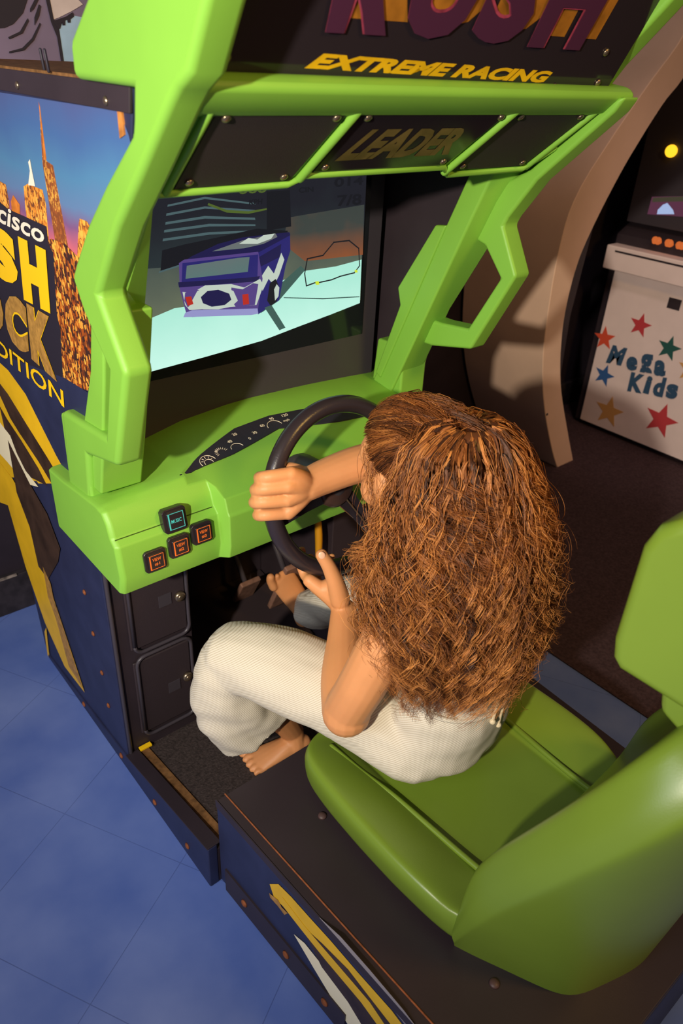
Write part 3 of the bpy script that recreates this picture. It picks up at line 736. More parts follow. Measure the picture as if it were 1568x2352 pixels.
pic('bumper', [(-0.1234,1.0686),(-0.1080,1.0713),(0.0436,1.0520),(0.0456,1.0408),(0.0273,1.0409),(-0.1277,1.0608)], S_LAV)
pic('wheel', [(0.0677,1.0647),(0.0744,1.0994),(0.0897,1.1063),(0.0986,1.0874),(0.0920,1.0594),(0.0764,1.0525)], S_INK)
pic('wheel_rim', [(0.0853,1.0855),(0.0920,1.0954),(0.0986,1.0874),(0.0965,1.0696),(0.0876,1.0618)], S_WHT)
pic('tyre_mark', [(0.0610,1.0512),(0.0787,1.0540),(0.1151,0.9998),(0.0990,0.9968)], S_TRK)
pic('lane_line', [(0.1099,1.0659),(0.2162,1.0491),(0.3237,1.0380),(0.3239,1.0360),(0.2163,1.0463),(0.1100,1.0641)], S_TRK)
def pline(name, P, wd, m):
    lay[0] += 1
    bm = bmesh.new(); y = PY - 0.00006 * lay[0]
    for (a, b) in zip(P[:-1], P[1:]):
        a = Vector((a[0], a[1])); b = Vector((b[0], b[1])); d = (b - a).normalized(); n = Vector((-d.y, d.x)) * wd
        a = a - d * wd; b = b + d * wd
        bm.faces.new([bm.verts.new((p.x, y, p.y)) for p in (a - n, b - n, b + n, a + n)])
    bm_obj(name, bm, m, tube)
pline('track_map', [(0.1954,1.0857),(0.1695,1.0817),(0.1641,1.1079),(0.1703,1.1376),(0.2123,1.1402),(0.2410,1.1642),(0.2837,1.1638),(0.3128,1.1445),(0.3183,1.1065),(0.3039,1.0930),(0.2635,1.0903),(0.2390,1.0858),(0.1955,1.0839)], 0.0014, S_INK)
pic('map_marker', [(0.1929,1.0879),(0.2025,1.0876),(0.2052,1.0798),(0.1956,1.0802)], S_YEL)
pic('map_marker', [(0.3035,1.0987),(0.3112,1.0988),(0.3142,1.0927),(0.3065,1.0927)], S_YEL)
def ptext(tx, P, m):
    lay[0] += 1
    text('screen_text', tx, xz(PY - 0.00006 * lay[0], P), m, tube, 0.03)
ptext('000', [(0.0027,1.2729),(0.0671,1.2723),(0.0692,1.2861),(0.0051,1.2863)], S_GRN)
ptext('KPH', [(0.0266,1.2530),(0.0567,1.2526),(0.0579,1.2619),(0.0278,1.2622)], S_INK)
ptext('014', [(0.2351,1.2728),(0.3149,1.2737),(0.3147,1.2906),(0.2353,1.2908)], S_INK)
ptext('7/8', [(0.2454,1.2353),(0.3132,1.2342),(0.3126,1.2568),(0.2453,1.2572)], S_INK)
ptext('CIN', [(0.1447,1.2671),(0.1820,1.2674),(0.1817,1.2772),(0.1445,1.2775)], S_INK)

# ---- city print on the left side panel
def sky_mat():
    m = mat('sky_print', (90, 120, 170), 0.5, 0.3)
    nt = m.node_tree; b = nt.nodes['Principled BSDF']
    tc = nt.nodes.new('ShaderNodeTexCoord'); sp = nt.nodes.new('ShaderNodeSeparateXYZ'); nt.links.new(tc.outputs['Object'], sp.inputs[0])
    n = nt.nodes.new('ShaderNodeTexNoise'); n.inputs['Scale'].default_value = 5; n.inputs['Detail'].default_value = 3; nt.links.new(tc.outputs['Object'], n.inputs['Vector'])
    mr = nt.nodes.new('ShaderNodeMapRange'); mr.inputs[1].default_value = 1.20; mr.inputs[2].default_value = 1.44; nt.links.new(sp.outputs[2], mr.inputs[0])
    ad = nt.nodes.new('ShaderNodeMath'); ad.operation = 'MULTIPLY_ADD'; ad.inputs[1].default_value = 0.36; nt.links.new(n.outputs['Fac'], ad.inputs[0])
    sb = nt.nodes.new('ShaderNodeMath'); sb.operation = 'SUBTRACT'; sb.inputs[1].default_value = 0.18; nt.links.new(mr.outputs[0], sb.inputs[0]); nt.links.new(sb.outputs[0], ad.inputs[2])
    r = nt.nodes.new('ShaderNodeValToRGB'); e = r.color_ramp.elements
    e[0].position = 0.0; e[0].color = lin((228, 128, 76)); e[1].position = 1.0; e[1].color = lin((74, 88, 138))
    for p, c in ((0.14, (212, 104, 112)), (0.30, (122, 84, 128)), (0.44, (92, 122, 164)), (0.62, (76, 124, 164)), (0.82, (66, 100, 152))):
        k = e.new(p); k.color = lin(c)
    nt.links.new(ad.outputs[0], r.inputs['Fac']); nt.links.new(r.outputs['Color'], b.inputs['Base Color'])
    return m
def lights_mat(name, dark, mid, hot, scale, thr):
    m = mat(name, dark, 0.5, 0.3)
    nt = m.node_tree; b = nt.nodes['Principled BSDF']
    tc = nt.nodes.new('ShaderNodeTexCoord')
    mp = nt.nodes.new('ShaderNodeMapping'); mp.inputs['Scale'].default_value = (1, 1.3, 0.8); nt.links.new(tc.outputs['Object'], mp.inputs['Vector'])
    v = nt.nodes.new('ShaderNodeTexVoronoi'); v.inputs['Scale'].default_value = scale; v.distance = 'CHEBYCHEV'; nt.links.new(mp.outputs[0], v.inputs['Vector'])
    sep = nt.nodes.new('ShaderNodeSeparateColor'); nt.links.new(v.outputs['Color'], sep.inputs[0])
    n = nt.nodes.new('ShaderNodeTexNoise'); n.inputs['Scale'].default_value = scale / 7; n.inputs['Detail'].default_value = 4; nt.links.new(tc.outputs['Object'], n.inputs['Vector'])
    ad = nt.nodes.new('ShaderNodeMath'); ad.operation = 'MULTIPLY_ADD'; ad.inputs[1].default_value = 0.55; nt.links.new(sep.outputs[0], ad.inputs[0])
    ml = nt.nodes.new('ShaderNodeMath'); ml.operation = 'MULTIPLY'; ml.inputs[1].default_value = 0.75; nt.links.new(n.outputs['Fac'], ml.inputs[0]); nt.links.new(ml.outputs[0], ad.inputs[2])
    r = nt.nodes.new('ShaderNodeValToRGB'); e = r.color_ramp.elements
    e[0].position = thr; e[0].color = lin(dark); e[1].position = min(1, thr + 0.42); e[1].color = lin(hot)
    k = e.new(thr + 0.18); k.color = lin(mid)
    nt.links.new(ad.outputs[0], r.inputs['Fac']); nt.links.new(r.outputs['Color'], b.inputs['Base Color'])
    return m
SKY = sky_mat()
CITY = lights_mat('city_lights_print', (60, 36, 32), (176, 84, 24), (246, 180, 72), 150, 0.53)
TOWER = lights_mat('tower_print', (128, 70, 36), (164, 90, 42), (236, 178, 72), 230, 0.58)
BLOCK = lights_mat('block_print', (112, 62, 34), (220, 130, 40), (246, 176, 74), 190, 0.46)
SX = -0.3804
al = [0]
def art(name, P, m):
    al[0] += 1
    return flat(name, yz(SX - 0.00012 * al[0], P), m, sp_l, (-0.0001, 0, 0))
art('sky_print', [(0.6036,1.4262),(-0.2918,1.4341),(-0.3098,1.4103),(-0.3124,1.4023),(-0.2637,1.3433),(-0.1987,1.2679),(-0.1417,1.1702),(1.0568,1.0315)], SKY)
art('tower_print', [(-0.0414,1.4267),(-0.0418,1.4166),(-0.0359,1.3534),(-0.0418,1.3518),(-0.0600,1.3494),(-0.0713,1.2625),(-0.0793,1.1945),(-0.1030,1.1199),(-0.0098,1.0941),(-0.0248,1.2351),(-0.0201,1.3470)], TOWER)
art('tower_spire', [(-0.0403,1.4277),(-0.0425,1.4220),(-0.0381,1.3548),(-0.0274,1.3525),(-0.0343,1.3804)], ORANGEP)
art('block_print', [(0.0754,1.3034),(0.0557,1.3098),(-0.0040,1.3093),(-0.0092,1.2892),(0.0052,1.2163),(0.0892,1.2137),(0.0832,1.2752)], BLOCK)
art('block_print', [(0.3250,1.2935),(0.2086,1.2977),(0.1600,1.2946),(0.1601,1.2635),(0.1970,1.1934),(0.3934,1.1887)], BLOCK)
art('block_print', [(0.1481,1.2708),(0.1320,1.2825),(0.1081,1.2714),(0.1219,1.2354),(0.1578,1.2362)], ORANGEP)
art('block_print', [(-0.1278,1.2830),(-0.1329,1.2897),(-0.1563,1.2901),(-0.1803,1.2759),(-0.1299,1.2057),(-0.1023,1.2250)], BLOCK)
art('white_spire', [(0.0528,1.3083),(0.0351,1.3310),(0.0367,1.3428),(0.0275,1.3475),(0.0263,1.3308),(0.0232,1.3105)], WHITEP)
art('city_print', [(0.0204,1.2266),(-0.0097,1.2401),(-0.0641,1.2425),(-0.1221,1.2290),(-0.1325,1.1548),(-0.0958,1.0162),(-0.0310,1.0017),(0.2246,0.9687),(1.1403,0.9468),(0.9456,1.1443),(0.1394,1.2324)], CITY)
art('title_shadow', [(0.8827,1.2843),(0.2907,1.2728),(0.1685,1.2554),(0.0011,1.2562),(0.0050,1.2295),(-0.0119,1.2196),(0.0140,1.1169),(0.0103,1.0885),(0.0396,0.9694),(0.0200,0.9388),(0.1366,0.9182),(1.4385,0.7493)], INK)
art('navy_field', [(1.4001,0.7863),(0.4469,0.9293),(0.3328,0.9445),(0.0244,1.0007),(-0.0938,1.0094),(0.0032,0.7804),(0.2043,0.6959),(2.1887,0.0271)], NAVY)
text('lettering', 'Francisco', yz(SX - 0.0026, [(0.4224,1.2237),(0.0152,1.2263),(0.0137,1.2553),(0.4033,1.2666)]), WHITEP, sp_l, 0.02, shear=0.2)
for ch, q in (('R', [(0.7217,1.1060),(0.5259,1.1068),(0.4938,1.2080),(0.6843,1.2105)]), ('U', [(0.5019,1.1081),(0.3423,1.1157),(0.3249,1.2097),(0.4743,1.2077)]), ('S', [(0.3196,1.1124),(0.1782,1.1203),(0.1584,1.2150),(0.2982,1.2142)]), ('H', [(0.1652,1.1032),(0.0407,1.1101),(0.0169,1.2180),(0.1389,1.2171)])):
    text('title_letter', ch, yz(SX - 0.0026, q), YELLOWP, sp_l, 0.085)
for ch, q in (('R', [(0.7107,0.9559),(0.5080,0.9683),(0.4677,1.0835),(0.6628,1.0756)]), ('O', [(0.4873,0.9739),(0.3234,0.9858),(0.2858,1.0953),(0.4447,1.0850)]), ('C', [(0.3127,0.9825),(0.1927,0.9890),(0.1581,1.1002),(0.2760,1.0960)]), ('K', [(0.1800,0.9877),(0.0623,0.9816),(0.0398,1.1029),(0.1542,1.0996)])):
    q = yz(SX - 0.0026, q)
    text('title_letter', ch, q, YELLOWP, sp_l, 0.095)
    text('title_letter', ch, [(p[0] - 0.0004, p[1], p[2]) for p in q], GOLDP, sp_l, 0.072)
text('lettering', 'ALCATRAZ EDITION', yz(SX - 0.0028, [(1.0305,0.9249),(0.0457,0.9370),(0.0386,0.9723),(1.0096,0.9658)]), YELLOWP, sp_l, 0.012)
# printed yellow race car and flame sweep
CARY = mat('car_yellow_print', (226, 176, 26), 0.45, 0.35, vary=0.12, vscale=12)
CARD = mat('car_shade_print', (62, 44, 34), 0.45, 0.35, vary=0.4, vscale=16)
CARW = mat('car_shine_print', (240, 226, 190), 0.45, 0.35)
art('car_print', [(1.1735,0.8177),(0.4026,0.9116),(0.3507,0.9106),(0.2631,0.8875),(0.1924,0.8373),(0.1405,0.8005),(0.0958,0.7762),(0.1992,0.7088),(1.9261,0.0141)], CARY)
art('car_print', [(1.2548,0.7309),(0.4465,0.8577),(0.3854,0.8449),(0.2995,0.8107),(0.1969,0.7715),(0.1391,0.7467),(0.1992,0.7088),(0.2603,0.7341),(0.3493,0.7603),(0.4227,0.7743),(1.5057,0.4630)], CARD)
art('car_print', [(1.3254,0.6555),(0.4528,0.8215),(0.4056,0.7807),(0.2850,0.7340),(0.1992,0.7088),(0.2894,0.6672),(0.4099,0.6920),(1.6212,0.3396)], CARY)
art('car_print', [(0.4712,0.7885),(0.4311,0.7690),(0.3557,0.7471),(0.2688,0.7145),(0.2310,0.6888),(0.3754,0.6505),(0.4668,0.6909)], CARD)
art('car_print', [(0.5004,0.7361),(0.4339,0.7266),(0.4099,0.6920),(0.3686,0.6649),(0.2942,0.6561),(0.3893,0.6211),(0.5000,0.6281),(0.5603,0.6286)], CARW)
art('car_print', [(1.7099,0.2449),(0.5782,0.5967),(0.4907,0.5890),(0.3967,0.5461),(0.3676,0.3567),(0.3066,0.2288),(0.2355,0.0726),(0.3666,0.0646),(0.4688,0.1478),(0.5443,0.2940),(0.5860,0.4652),(0.9537,0.3306)], CARY)
art('car_print', [(0.4592,0.7053),(0.3549,0.6370),(0.2680,0.5987),(0.2205,0.5306),(0.2539,0.4754),(0.3602,0.3612),(0.4206,0.3660),(0.4268,0.4809),(0.4781,0.5557)], CARD)
art('car_print', [(0.3825,0.3881),(0.3454,0.3567),(0.3449,0.3092),(0.3066,0.2288),(0.2432,0.0819),(0.3272,0.0944),(0.3595,0.2361),(0.3903,0.2874)], GOLDP)
art('car_print', [(0.4649,0.1350),(0.4791,0.0780),(0.4963,-0.0028),(0.5146,-0.0164),(0.4914,0.1012)], CARY)

# ---- steering wheel
whl = bmesh.new()
WC = Vector((0.0, -0.285, 0.80)); TL = math.radians(14.5)
def wp(a, r, h=0.0):
    u = Vector((1, 0, 0)); v = Vector((0, math.sin(TL), math.cos(TL))); n = Vector((0, -math.cos(TL), math.sin(TL)))
    return WC + u * (r * math.cos(a)) + v * (r * math.sin(a)) + n * h
def torus(bm, R, r, n=72, k=14):
    V = []
    for i in range(n):
        a = 2 * math.pi * i / n
        V.append([bm.verts.new(wp(a, R + r * math.cos(2 * math.pi * j / k), r * math.sin(2 * math.pi * j / k))) for j in range(k)])
    for i in range(n):
        for j in range(k): bm.faces.new((V[i][j], V[i][(j + 1) % k], V[(i + 1) % n][(j + 1) % k], V[(i + 1) % n][j]))
torus(whl, 0.159, 0.0165)
wheel = bm_obj('steering_wheel', whl, WHEELB, cab, True)
def spoke(a):
    bm = bmesh.new(); d = 0.016
    P = []
    for r, wd in ((0.02, 0.022), (0.08, 0.016), (0.15, 0.014)):
        for s in (-1, 1):
            for h in (-0.022 + r * 0.1, -0.016 + r * 0.1):
                c = wp(a, r, h); t = wp(a + math.pi / 2, wd * s) - WC
                P.append(bm.verts.new(c + t))
    for i in range(2):
        b = 4 * i
        for q in ((0, 1, 5, 4), (2, 3, 7, 6), (0, 2, 6, 4), (1, 3, 7, 5)): bm.faces.new([P[b + k] for k in q])
    bm.faces.new((P[0], P[1], P[3], P[2])); bm.faces.new((P[8], P[9], P[11], P[10]))
    return bm_obj('spoke', bm, GLOSSB, wheel)
for a in (math.radians(303), math.radians(188), math.radians(33)): spoke(a)
bm = bmesh.new(); bm_tube(bm, [wp(math.radians(298), 0.03, -0.008), wp(math.radians(300), 0.15, 0.002)], [0.0018, 0.0018], 6, 1)
bm_obj('spoke_edge', bm, STEEL, wheel, True)
bm = bmesh.new(); bm_disc(bm, wp(0, 0, -0.03), (0, -math.cos(TL), math.sin(TL)), 0.042, 0.026, 32)
bm_obj('hub', bm, mat('hub_brown_plastic', (70, 50, 46), 0.3, 0.5), wheel, True)
bm = bmesh.new(); bm_tube(bm, [wp(0, 0, -0.03), Vector((0.0, -0.16, 0.765))], [0.034, 0.05], 20, 4)
bm_obj('steering_column', bm, BEZEL, cab, True)

# ------------------------------------------------------------------ seat unit
seat = thing('driving_chair', (0.03, -0.75, 0.0), 'lime green moulded bucket seat with headrest on black pedestal box', 'chair')
TOPB = mat('pedestal_top', (48, 38, 43), 0.45, 0.4, vary=0.1, vscale=6, bump=0.05, bscale=300)
FL, BL_ = (-0.3605, -0.381), (-0.326, -1.119)
FRt, BRt = (0.415, -0.381), (0.38, -1.119)
ped_pts = [FL, FRt, BRt, BL_]
pedo = prism('pedestal', ped_pts, 'z', 0.012, 0.262, NAVY, seat, 0.002, 2)
prism('pedestal_top', [(FL[0] + 0.001, FL[1] - 0.002), (FRt[0] - 0.001, FRt[1] - 0.002), (BRt[0] - 0.001, BRt[1] + 0.002), (BL_[0] + 0.001, BL_[1] + 0.002)], 'z', 0.262, 0.270, TOPB, seat, 0.0015, 2)
def along(t, dx=0.0, z=0.0): return (FL[0] + (BL_[0] - FL[0]) * t + dx, FL[1] + (BL_[1] - FL[1]) * t, z)
SIDEN = Vector((BL_[1] - FL[1], -(BL_[0] - FL[0]), 0)).normalized()
def strip(name, t0, t1, z0, z1, m, h0, h1, parent):
    bm = bmesh.new()
    P = [Vector(along(t0, 0, z0)), Vector(along(t1, 0, z0)), Vector(along(t1, 0, z1)), Vector(along(t0, 0, z1))]
    lo = [bm.verts.new(p + SIDEN * h0) for p in P]; hi = [bm.verts.new(p + SIDEN * h1) for p in P]
    bm.faces.new(lo); bm.faces.new(hi)
    for i in range(4): bm.faces.new((lo[i], lo[(i + 1) % 4], hi[(i + 1) % 4], hi[i]))
    return bm_obj(name, bm, m, parent)
if SIDEN.x > 0: SIDEN = -SIDEN
strip('kick_strip', 0.03, 0.52, 0.004, 0.075, BLACK, 0.0, 0.004, seat)
strip('corner_trim', 0.0, 1.0, 0.250, 0.2712, BLACK, 0.0, 0.002, seat)
bm = bmesh.new(); bm_tube(bm, [Vector(along(0.0, 0.020, 0.2704)), Vector(along(0.5, 0.020, 0.2704)), Vector(along(1.0, 0.021, 0.2704))], [0.0016] * 3, 6, 1)
bm_obj('worn_edge', bm, RUST, seat, True)
for t in (0.12, 0.30, 0.45): 
    p = Vector(along(t, 0, 0.04)) + SIDEN * 0.004; screw('bolt', p, SIDEN, 0.009, RUST, seat)
for c in [(-0.2217,-0.5351),(-0.1970,-0.9377)]: screw('bolt', (c[0], c[1], 0.270), (0, 0, 1), 0.009, mat('dull_bolt', (78, 56, 54), 0.5, 0.4), seat)
PN = (1, 0.0, 0.0)
def pside(px_list, k):
    return [Vector(p) + SIDEN * (0.0006 + 0.0003 * k) for p in px_list]
def sart(name, P, m, k): return flat(name, pside(P, k), m, seat, SIDEN * 0.0002)
sart('car_print', [(-0.3526,-0.5486,0.1987),(-0.3515,-0.5740,0.2298),(-0.3497,-0.6109,0.2357),(-0.3475,-0.6580,0.2368),(-0.3449,-0.7140,0.2397),(-0.3419,-0.7775,0.2382),(-0.3382,-0.8560,0.2402),(-0.3356,-0.9127,0.2277),(-0.3366,-0.8905,0.1879),(-0.3398,-0.8230,0.1858),(-0.3432,-0.7503,0.1834),(-0.3469,-0.6713,0.1940),(-0.3503,-0.5995,0.1806),(-0.3520,-0.5614,0.1734)], CARY, 1)
sart('car_print', [(-0.3485,-0.6361,0.1874),(-0.3458,-0.6937,0.2046),(-0.3428,-0.7585,0.2165),(-0.3404,-0.8107,0.2079),(-0.3371,-0.8799,0.1977),(-0.3393,-0.8331,0.0849),(-0.3425,-0.7658,0.1214),(-0.3457,-0.6974,0.1326)], CARD, 2)
sart('car_print', [(-0.3509,-0.5867,0.2053),(-0.3480,-0.6478,0.1962),(-0.3448,-0.7166,0.1960),(-0.3403,-0.8119,0.1958),(-0.3374,-0.8735,0.1720),(-0.3380,-0.8615,0.1506),(-0.3411,-0.7940,0.1670),(-0.3452,-0.7070,0.1681),(-0.3485,-0.6365,0.1741),(-0.3511,-0.5806,0.1811)], CARY, 3)
sart('car_print', [(-0.3463,-0.6848,0.2721),(-0.3438,-0.7367,0.2843),(-0.3407,-0.8035,0.2836),(-0.3372,-0.8791,0.2783),(-0.3346,-0.9336,0.2652),(-0.3353,-0.9198,0.2404),(-0.3383,-0.8547,0.2516),(-0.3415,-0.7860,0.2576),(-0.3444,-0.7236,0.2596)], mat('car_grey_print', (150, 140, 140), 0.5, 0.3), 4)
sart('car_print', [(-0.3493,-0.6204,0.1309),(-0.3479,-0.6495,0.1427),(-0.3446,-0.7201,0.1377),(-0.3410,-0.7974,0.1290),(-0.3393,-0.8331,0.0849),(-0.3406,-0.8056,0.0357),(-0.3433,-0.7477,0.0618),(-0.3467,-0.6753,0.0998)], CARW, 2)
sart('car_print', [(-0.3527,-0.5484,0.1710),(-0.3514,-0.5743,0.1813),(-0.3510,-0.5845,0.1723),(-0.3501,-0.6021,0.1756),(-0.3505,-0.5935,0.1588),(-0.3514,-0.5744,0.1620),(-0.3525,-0.5510,0.1603)], GOLDP, 4)

# bucket: pan with bolsters
SXC = 0.03
def mirrored(cols): return cols + [[(2 * SXC - p[0], p[1], p[2]) for p in c] for c in reversed(cols) if abs(c[0][0] - SXC) > 1e-6]
def seat_pan():
    """columns run from the base over the bolster rim into the bowl"""
    L = []
    def col(base, rim, inner, groove, pan, mid): L.append([base, rim, inner, groove, pan, mid])
    # front centre going round the left side to the back
    stations = [ # base xy, rim xyz
        ((0.03, -0.425), (0.03, -0.415, 0.345)), ((-0.07, -0.425), (-0.07, -0.414, 0.348)), ((-0.14, -0.428), (-0.15, -0.420, 0.358)), ((-0.185, -0.440), (-0.198, -0.437, 0.366)),
        ((-0.205, -0.475), (-0.224, -0.480, 0.372)), ((-0.213, -0.55), (-0.232, -0.56, 0.375)), ((-0.216, -0.64), (-0.236, -0.65, 0.376)),
        ((-0.216, -0.73), (-0.236, -0.74, 0.376)), ((-0.211, -0.80), (-0.230, -0.81, 0.372)), ((-0.205, -0.86), (-0.212, -0.868, 0.345)), ((-0.17, -0.93), (-0.16, -0.93, 0.42)), ((0.03, -0.96), (0.03, -0.95, 0.46))]
    cols = []
    for (bx, by), (rx, ry, rz) in stations:
        c = Vector((SXC, max(-0.86, min(-0.50, ry)), 0))
        ex = max(-0.112, min(0.0, rx - SXC)) if False else None
        d = Vector((rx, ry, 0)) - c
        gx = -0.112 if rx < -0.14 else rx
        gy = ry if -0.86 < ry < -0.50 else (-0.475 if ry >= -0.5 else -0.87)
        if rx < -0.14 and ry > -0.5: gx = -0.112
        cols.append([(bx, by, 0.269), (bx - 0.008 * (1 if rx < 0 else 0), by, 0.30), (rx, ry, rz - 0.022), (rx + (0.006 if rx < 0.02 else 0), ry - (0.006 if ry > -0.45 else 0), rz - 0.004), (rx * 0.86 + gx * 0.14, ry * 0.9 + gy * 0.1, rz), (rx * 0.45 + gx * 0.55, ry * 0.5 + gy * 0.5, rz - 0.012), (gx - (0.005 if rx < 0.02 else 0), gy, 0.343), (gx, gy - (0.004 if ry > -0.5 else 0), 0.336), (gx + (0.008 if rx < 0.02 else 0), gy - (0.008 if ry > -0.5 else 0), 0.338), (gx * 0.55 + SXC * 0.45, gy * 0.8 - 0.68 * 0.2, 0.334)])
    cols = mirrored(cols)
    bm = bmesh.new()
    V = [[bm.verts.new(p) for p in c] for c in cols]
    n = len(V)
    for i in range(n):
        a, b = V[i], V[(i + 1) % n]
        for k in range(len(a) - 1):
            if len({a[k], a[k + 1], b[k], b[k + 1]}) == 4: bm.faces.new((a[k], b[k], b[k + 1], a[k + 1]))
    bm.faces.new([c[-1] for c in V]); bm.faces.new([c[0] for c in V])
    o = bm_obj('bucket_seat', bm, SEATG, seat, True)
    s = o.modifiers.new('sub', 'SUBSURF'); s.levels = 2; s.render_levels = 2
    return o
bucket = seat_pan()
# raised beads beside the pan and the small crossing rib
bm = bmesh.new(); bm_tube(bm, [(-0.150, -0.47, 0.352), (-0.140, -0.55, 0.347), (-0.128, -0.62, 0.345), (-0.122, -0.70, 0.345), (-0.116, -0.80, 0.346), (-0.112, -0.88, 0.352)], [0.006] * 6, 8, 4); bm_obj('seat_bead', bm, SEATG, bucket, True)
bm = bmesh.new(); bm_tube(bm, [(2 * SXC + 0.150, -0.47, 0.352), (2 * SXC + 0.140, -0.55, 0.347), (2 * SXC + 0.128, -0.62, 0.345), (2 * SXC + 0.122, -0.70, 0.345), (2 * SXC + 0.116, -0.80, 0.346), (2 * SXC + 0.112, -0.88, 0.352)], [0.006] * 6, 8, 4); bm_obj('seat_bead', bm, SEATG, bucket, True)

# backrest shell
def backrest():
    cols = [
        [(-0.203, -0.858, 0.269), (-0.213, -0.862, 0.295), (-0.214, -0.858, 0.31), (-0.210, -0.852, 0.325), (-0.200, -0.850, 0.335), (-0.150, -0.86, 0.33)],
        [(-0.190, -0.890, 0.269), (-0.220, -0.900, 0.335), (-0.222, -0.885, 0.37), (-0.214, -0.862, 0.42), (-0.203, -0.850, 0.435), (-0.150, -0.86, 0.40)],
        [(-0.170, -0.930, 0.269), (-0.222, -0.940, 0.375), (-0.226, -0.915, 0.43), (-0.214, -0.872, 0.495), (-0.200, -0.858, 0.507), (-0.140, -0.88, 0.47)],
        [(-0.147, -0.980, 0.269), (-0.215, -0.990, 0.43), (-0.219, -0.955, 0.49), (-0.203, -0.905, 0.570), (-0.188, -0.890, 0.582), (-0.125, -0.91, 0.54)],
        [(-0.122, -1.028, 0.269), (-0.200, -1.035, 0.49), (-0.205, -1.00, 0.56), (-0.187, -0.945, 0.655), (-0.172, -0.930, 0.667), (-0.11, -0.945, 0.62)],
        [(-0.07, -1.045, 0.269), (-0.172, -1.080, 0.555), (-0.180, -1.045, 0.64), (-0.168, -0.985, 0.745), (-0.152, -0.970, 0.757), (-0.10, -0.975, 0.70)],
        [(-0.03, -1.058, 0.269), (-0.130, -1.115, 0.61), (-0.145, -1.09, 0.71), (-0.142, -1.02, 0.815), (-0.128, -1.002, 0.828), (-0.085, -0.99, 0.77)],
        [(0.0, -1.066, 0.269), (-0.06, -1.135, 0.645), (-0.09, -1.12, 0.76), (-0.100, -1.05, 0.865), (-0.092, -1.025, 0.876), (-0.06, -1.00, 0.80)],
        [(0.03, -1.07, 0.269), (0.03, -1.145, 0.66), (0.03, -1.13, 0.78), (0.03, -1.06, 0.875), (0.03, -1.03, 0.882), (0.03, -1.00, 0.80)]]
    half = []
    CR = [(-0.213, -0.862, 0.295), (-0.222, -0.888, 0.38), (-0.226, -0.922, 0.47), (-0.222, -0.962, 0.56), (-0.206, -1.008, 0.65), (-0.180, -1.056, 0.74), (-0.135, -1.098, 0.81), (-0.060, -1.128, 0.86), (0.03, -1.140, 0.875)]
    for c, cr in zip(cols, CR):
        b, k, e = Vector(c[0]), Vector(cr), Vector(c[3])
        u = k.lerp(e, 0.5) + Vector((-0.006, 0.0, 0.004))
        half.append([tuple(b), tuple(b.lerp(k, 0.05)), tuple(b.lerp(k, 0.86)), tuple(k), tuple(k.lerp(u, 0.3)), tuple(u)] + c[3:])
    cols = half + [[(2 * SXC - p[0], p[1], p[2]) for p in c] for c in reversed(half[:-1])]
    bm = bmesh.new(); V = [[bm.verts.new(p) for p in c] for c in cols]
    for i in range(len(V) - 1):
        for k in range(8): bm.faces.new((V[i][k], V[i + 1][k], V[i + 1][k + 1], V[i][k + 1]))
    # concave front between the two wings
    m = len(half)
    for i in range(m - 1):
        a, b = V[i][8], V[i + 1][8]; c, d = V[-1 - i][8], V[-2 - i][8]
        if i + 1 == m - 1: bm.faces.new((a, b, c))
        else: bm.faces.new((a, b, d, c))
    o = bm_obj('backrest', bm, SEATG, seat, True)
    s = o.modifiers.new('sub', 'SUBSURF'); s.levels = 2; s.render_levels = 2
    return o
backrest()
def headrest():
    bm = bmesh.new()
    prof = [(-0.940, 0.897), (-0.927, 0.909), (-0.922, 0.935), (-0.922, 1.065), (-0.932, 1.095), (-0.958, 1.117), (-1.14, 1.125), (-1.18, 1.09), (-1.18, 0.93), (-1.15, 0.898)]
    bm_prism(bm, prof, 'x', -0.128, 0.188)
    o = bm_obj('headrest', bm, SEATG, seat)
    return bevel(o, 0.016, 4, 50)
headrest()
prism('headrest_post', [(-0.985, 0.84), (-0.965, 0.93), (-1.06, 0.93), (-1.08, 0.80)], 'x', -0.085, 0.145, SEATG, seat, 0.012, 3)

# ------------------------------------------------------------------ the child at the wheel
def skin_mat():
    m = mat('skin', (208, 142, 92), 0.5, 0.35, vary=0.06, vscale=14, bump=0.05, bscale=500)
    b = m.node_tree.nodes['Principled BSDF']
    b.inputs['Subsurface Weight'].default_value = 0.12
    b.inputs['Subsurface Radius'].default_value = (0.012, 0.005, 0.003)
    b.inputs['Subsurface Scale'].default_value = 0.5
    return m
SKIN = skin_mat()
HC = Vector((-0.004, -0.462, 0.928))
HROT = (Matrix.Rotation(math.radians(1), 3, 'Z') @ Matrix.Rotation(math.radians(-12), 3, 'X'))
def hl(x, y, z): return HC + HROT @ Vector((x, y, z))
body = bmesh.new()
def T(P, R, **k): bm_tube(body, P, R, **k)
def B(c, r, rot=None): bm_ball(body, c, r, rot)
# trunk and neck
T([(0, -0.60, 0.44), (0, -0.625, 0.52), (0, -0.625, 0.61), (0, -0.605, 0.69), (0.0, -0.585, 0.755)], [(0.105, 0.085), (0.098, 0.078), (0.102, 0.078), (0.112, 0.078), (0.085, 0.06)], n=20)
T([(-0.125, -0.592, 0.752), (0, -0.585, 0.772), (0.125, -0.57, 0.765)], [0.040, 0.046, 0.040], n=14)
T([(0, -0.575, 0.77), (0, -0.535, 0.83), (0, -0.495, 0.90)], [0.042, 0.037, 0.040], n=14)
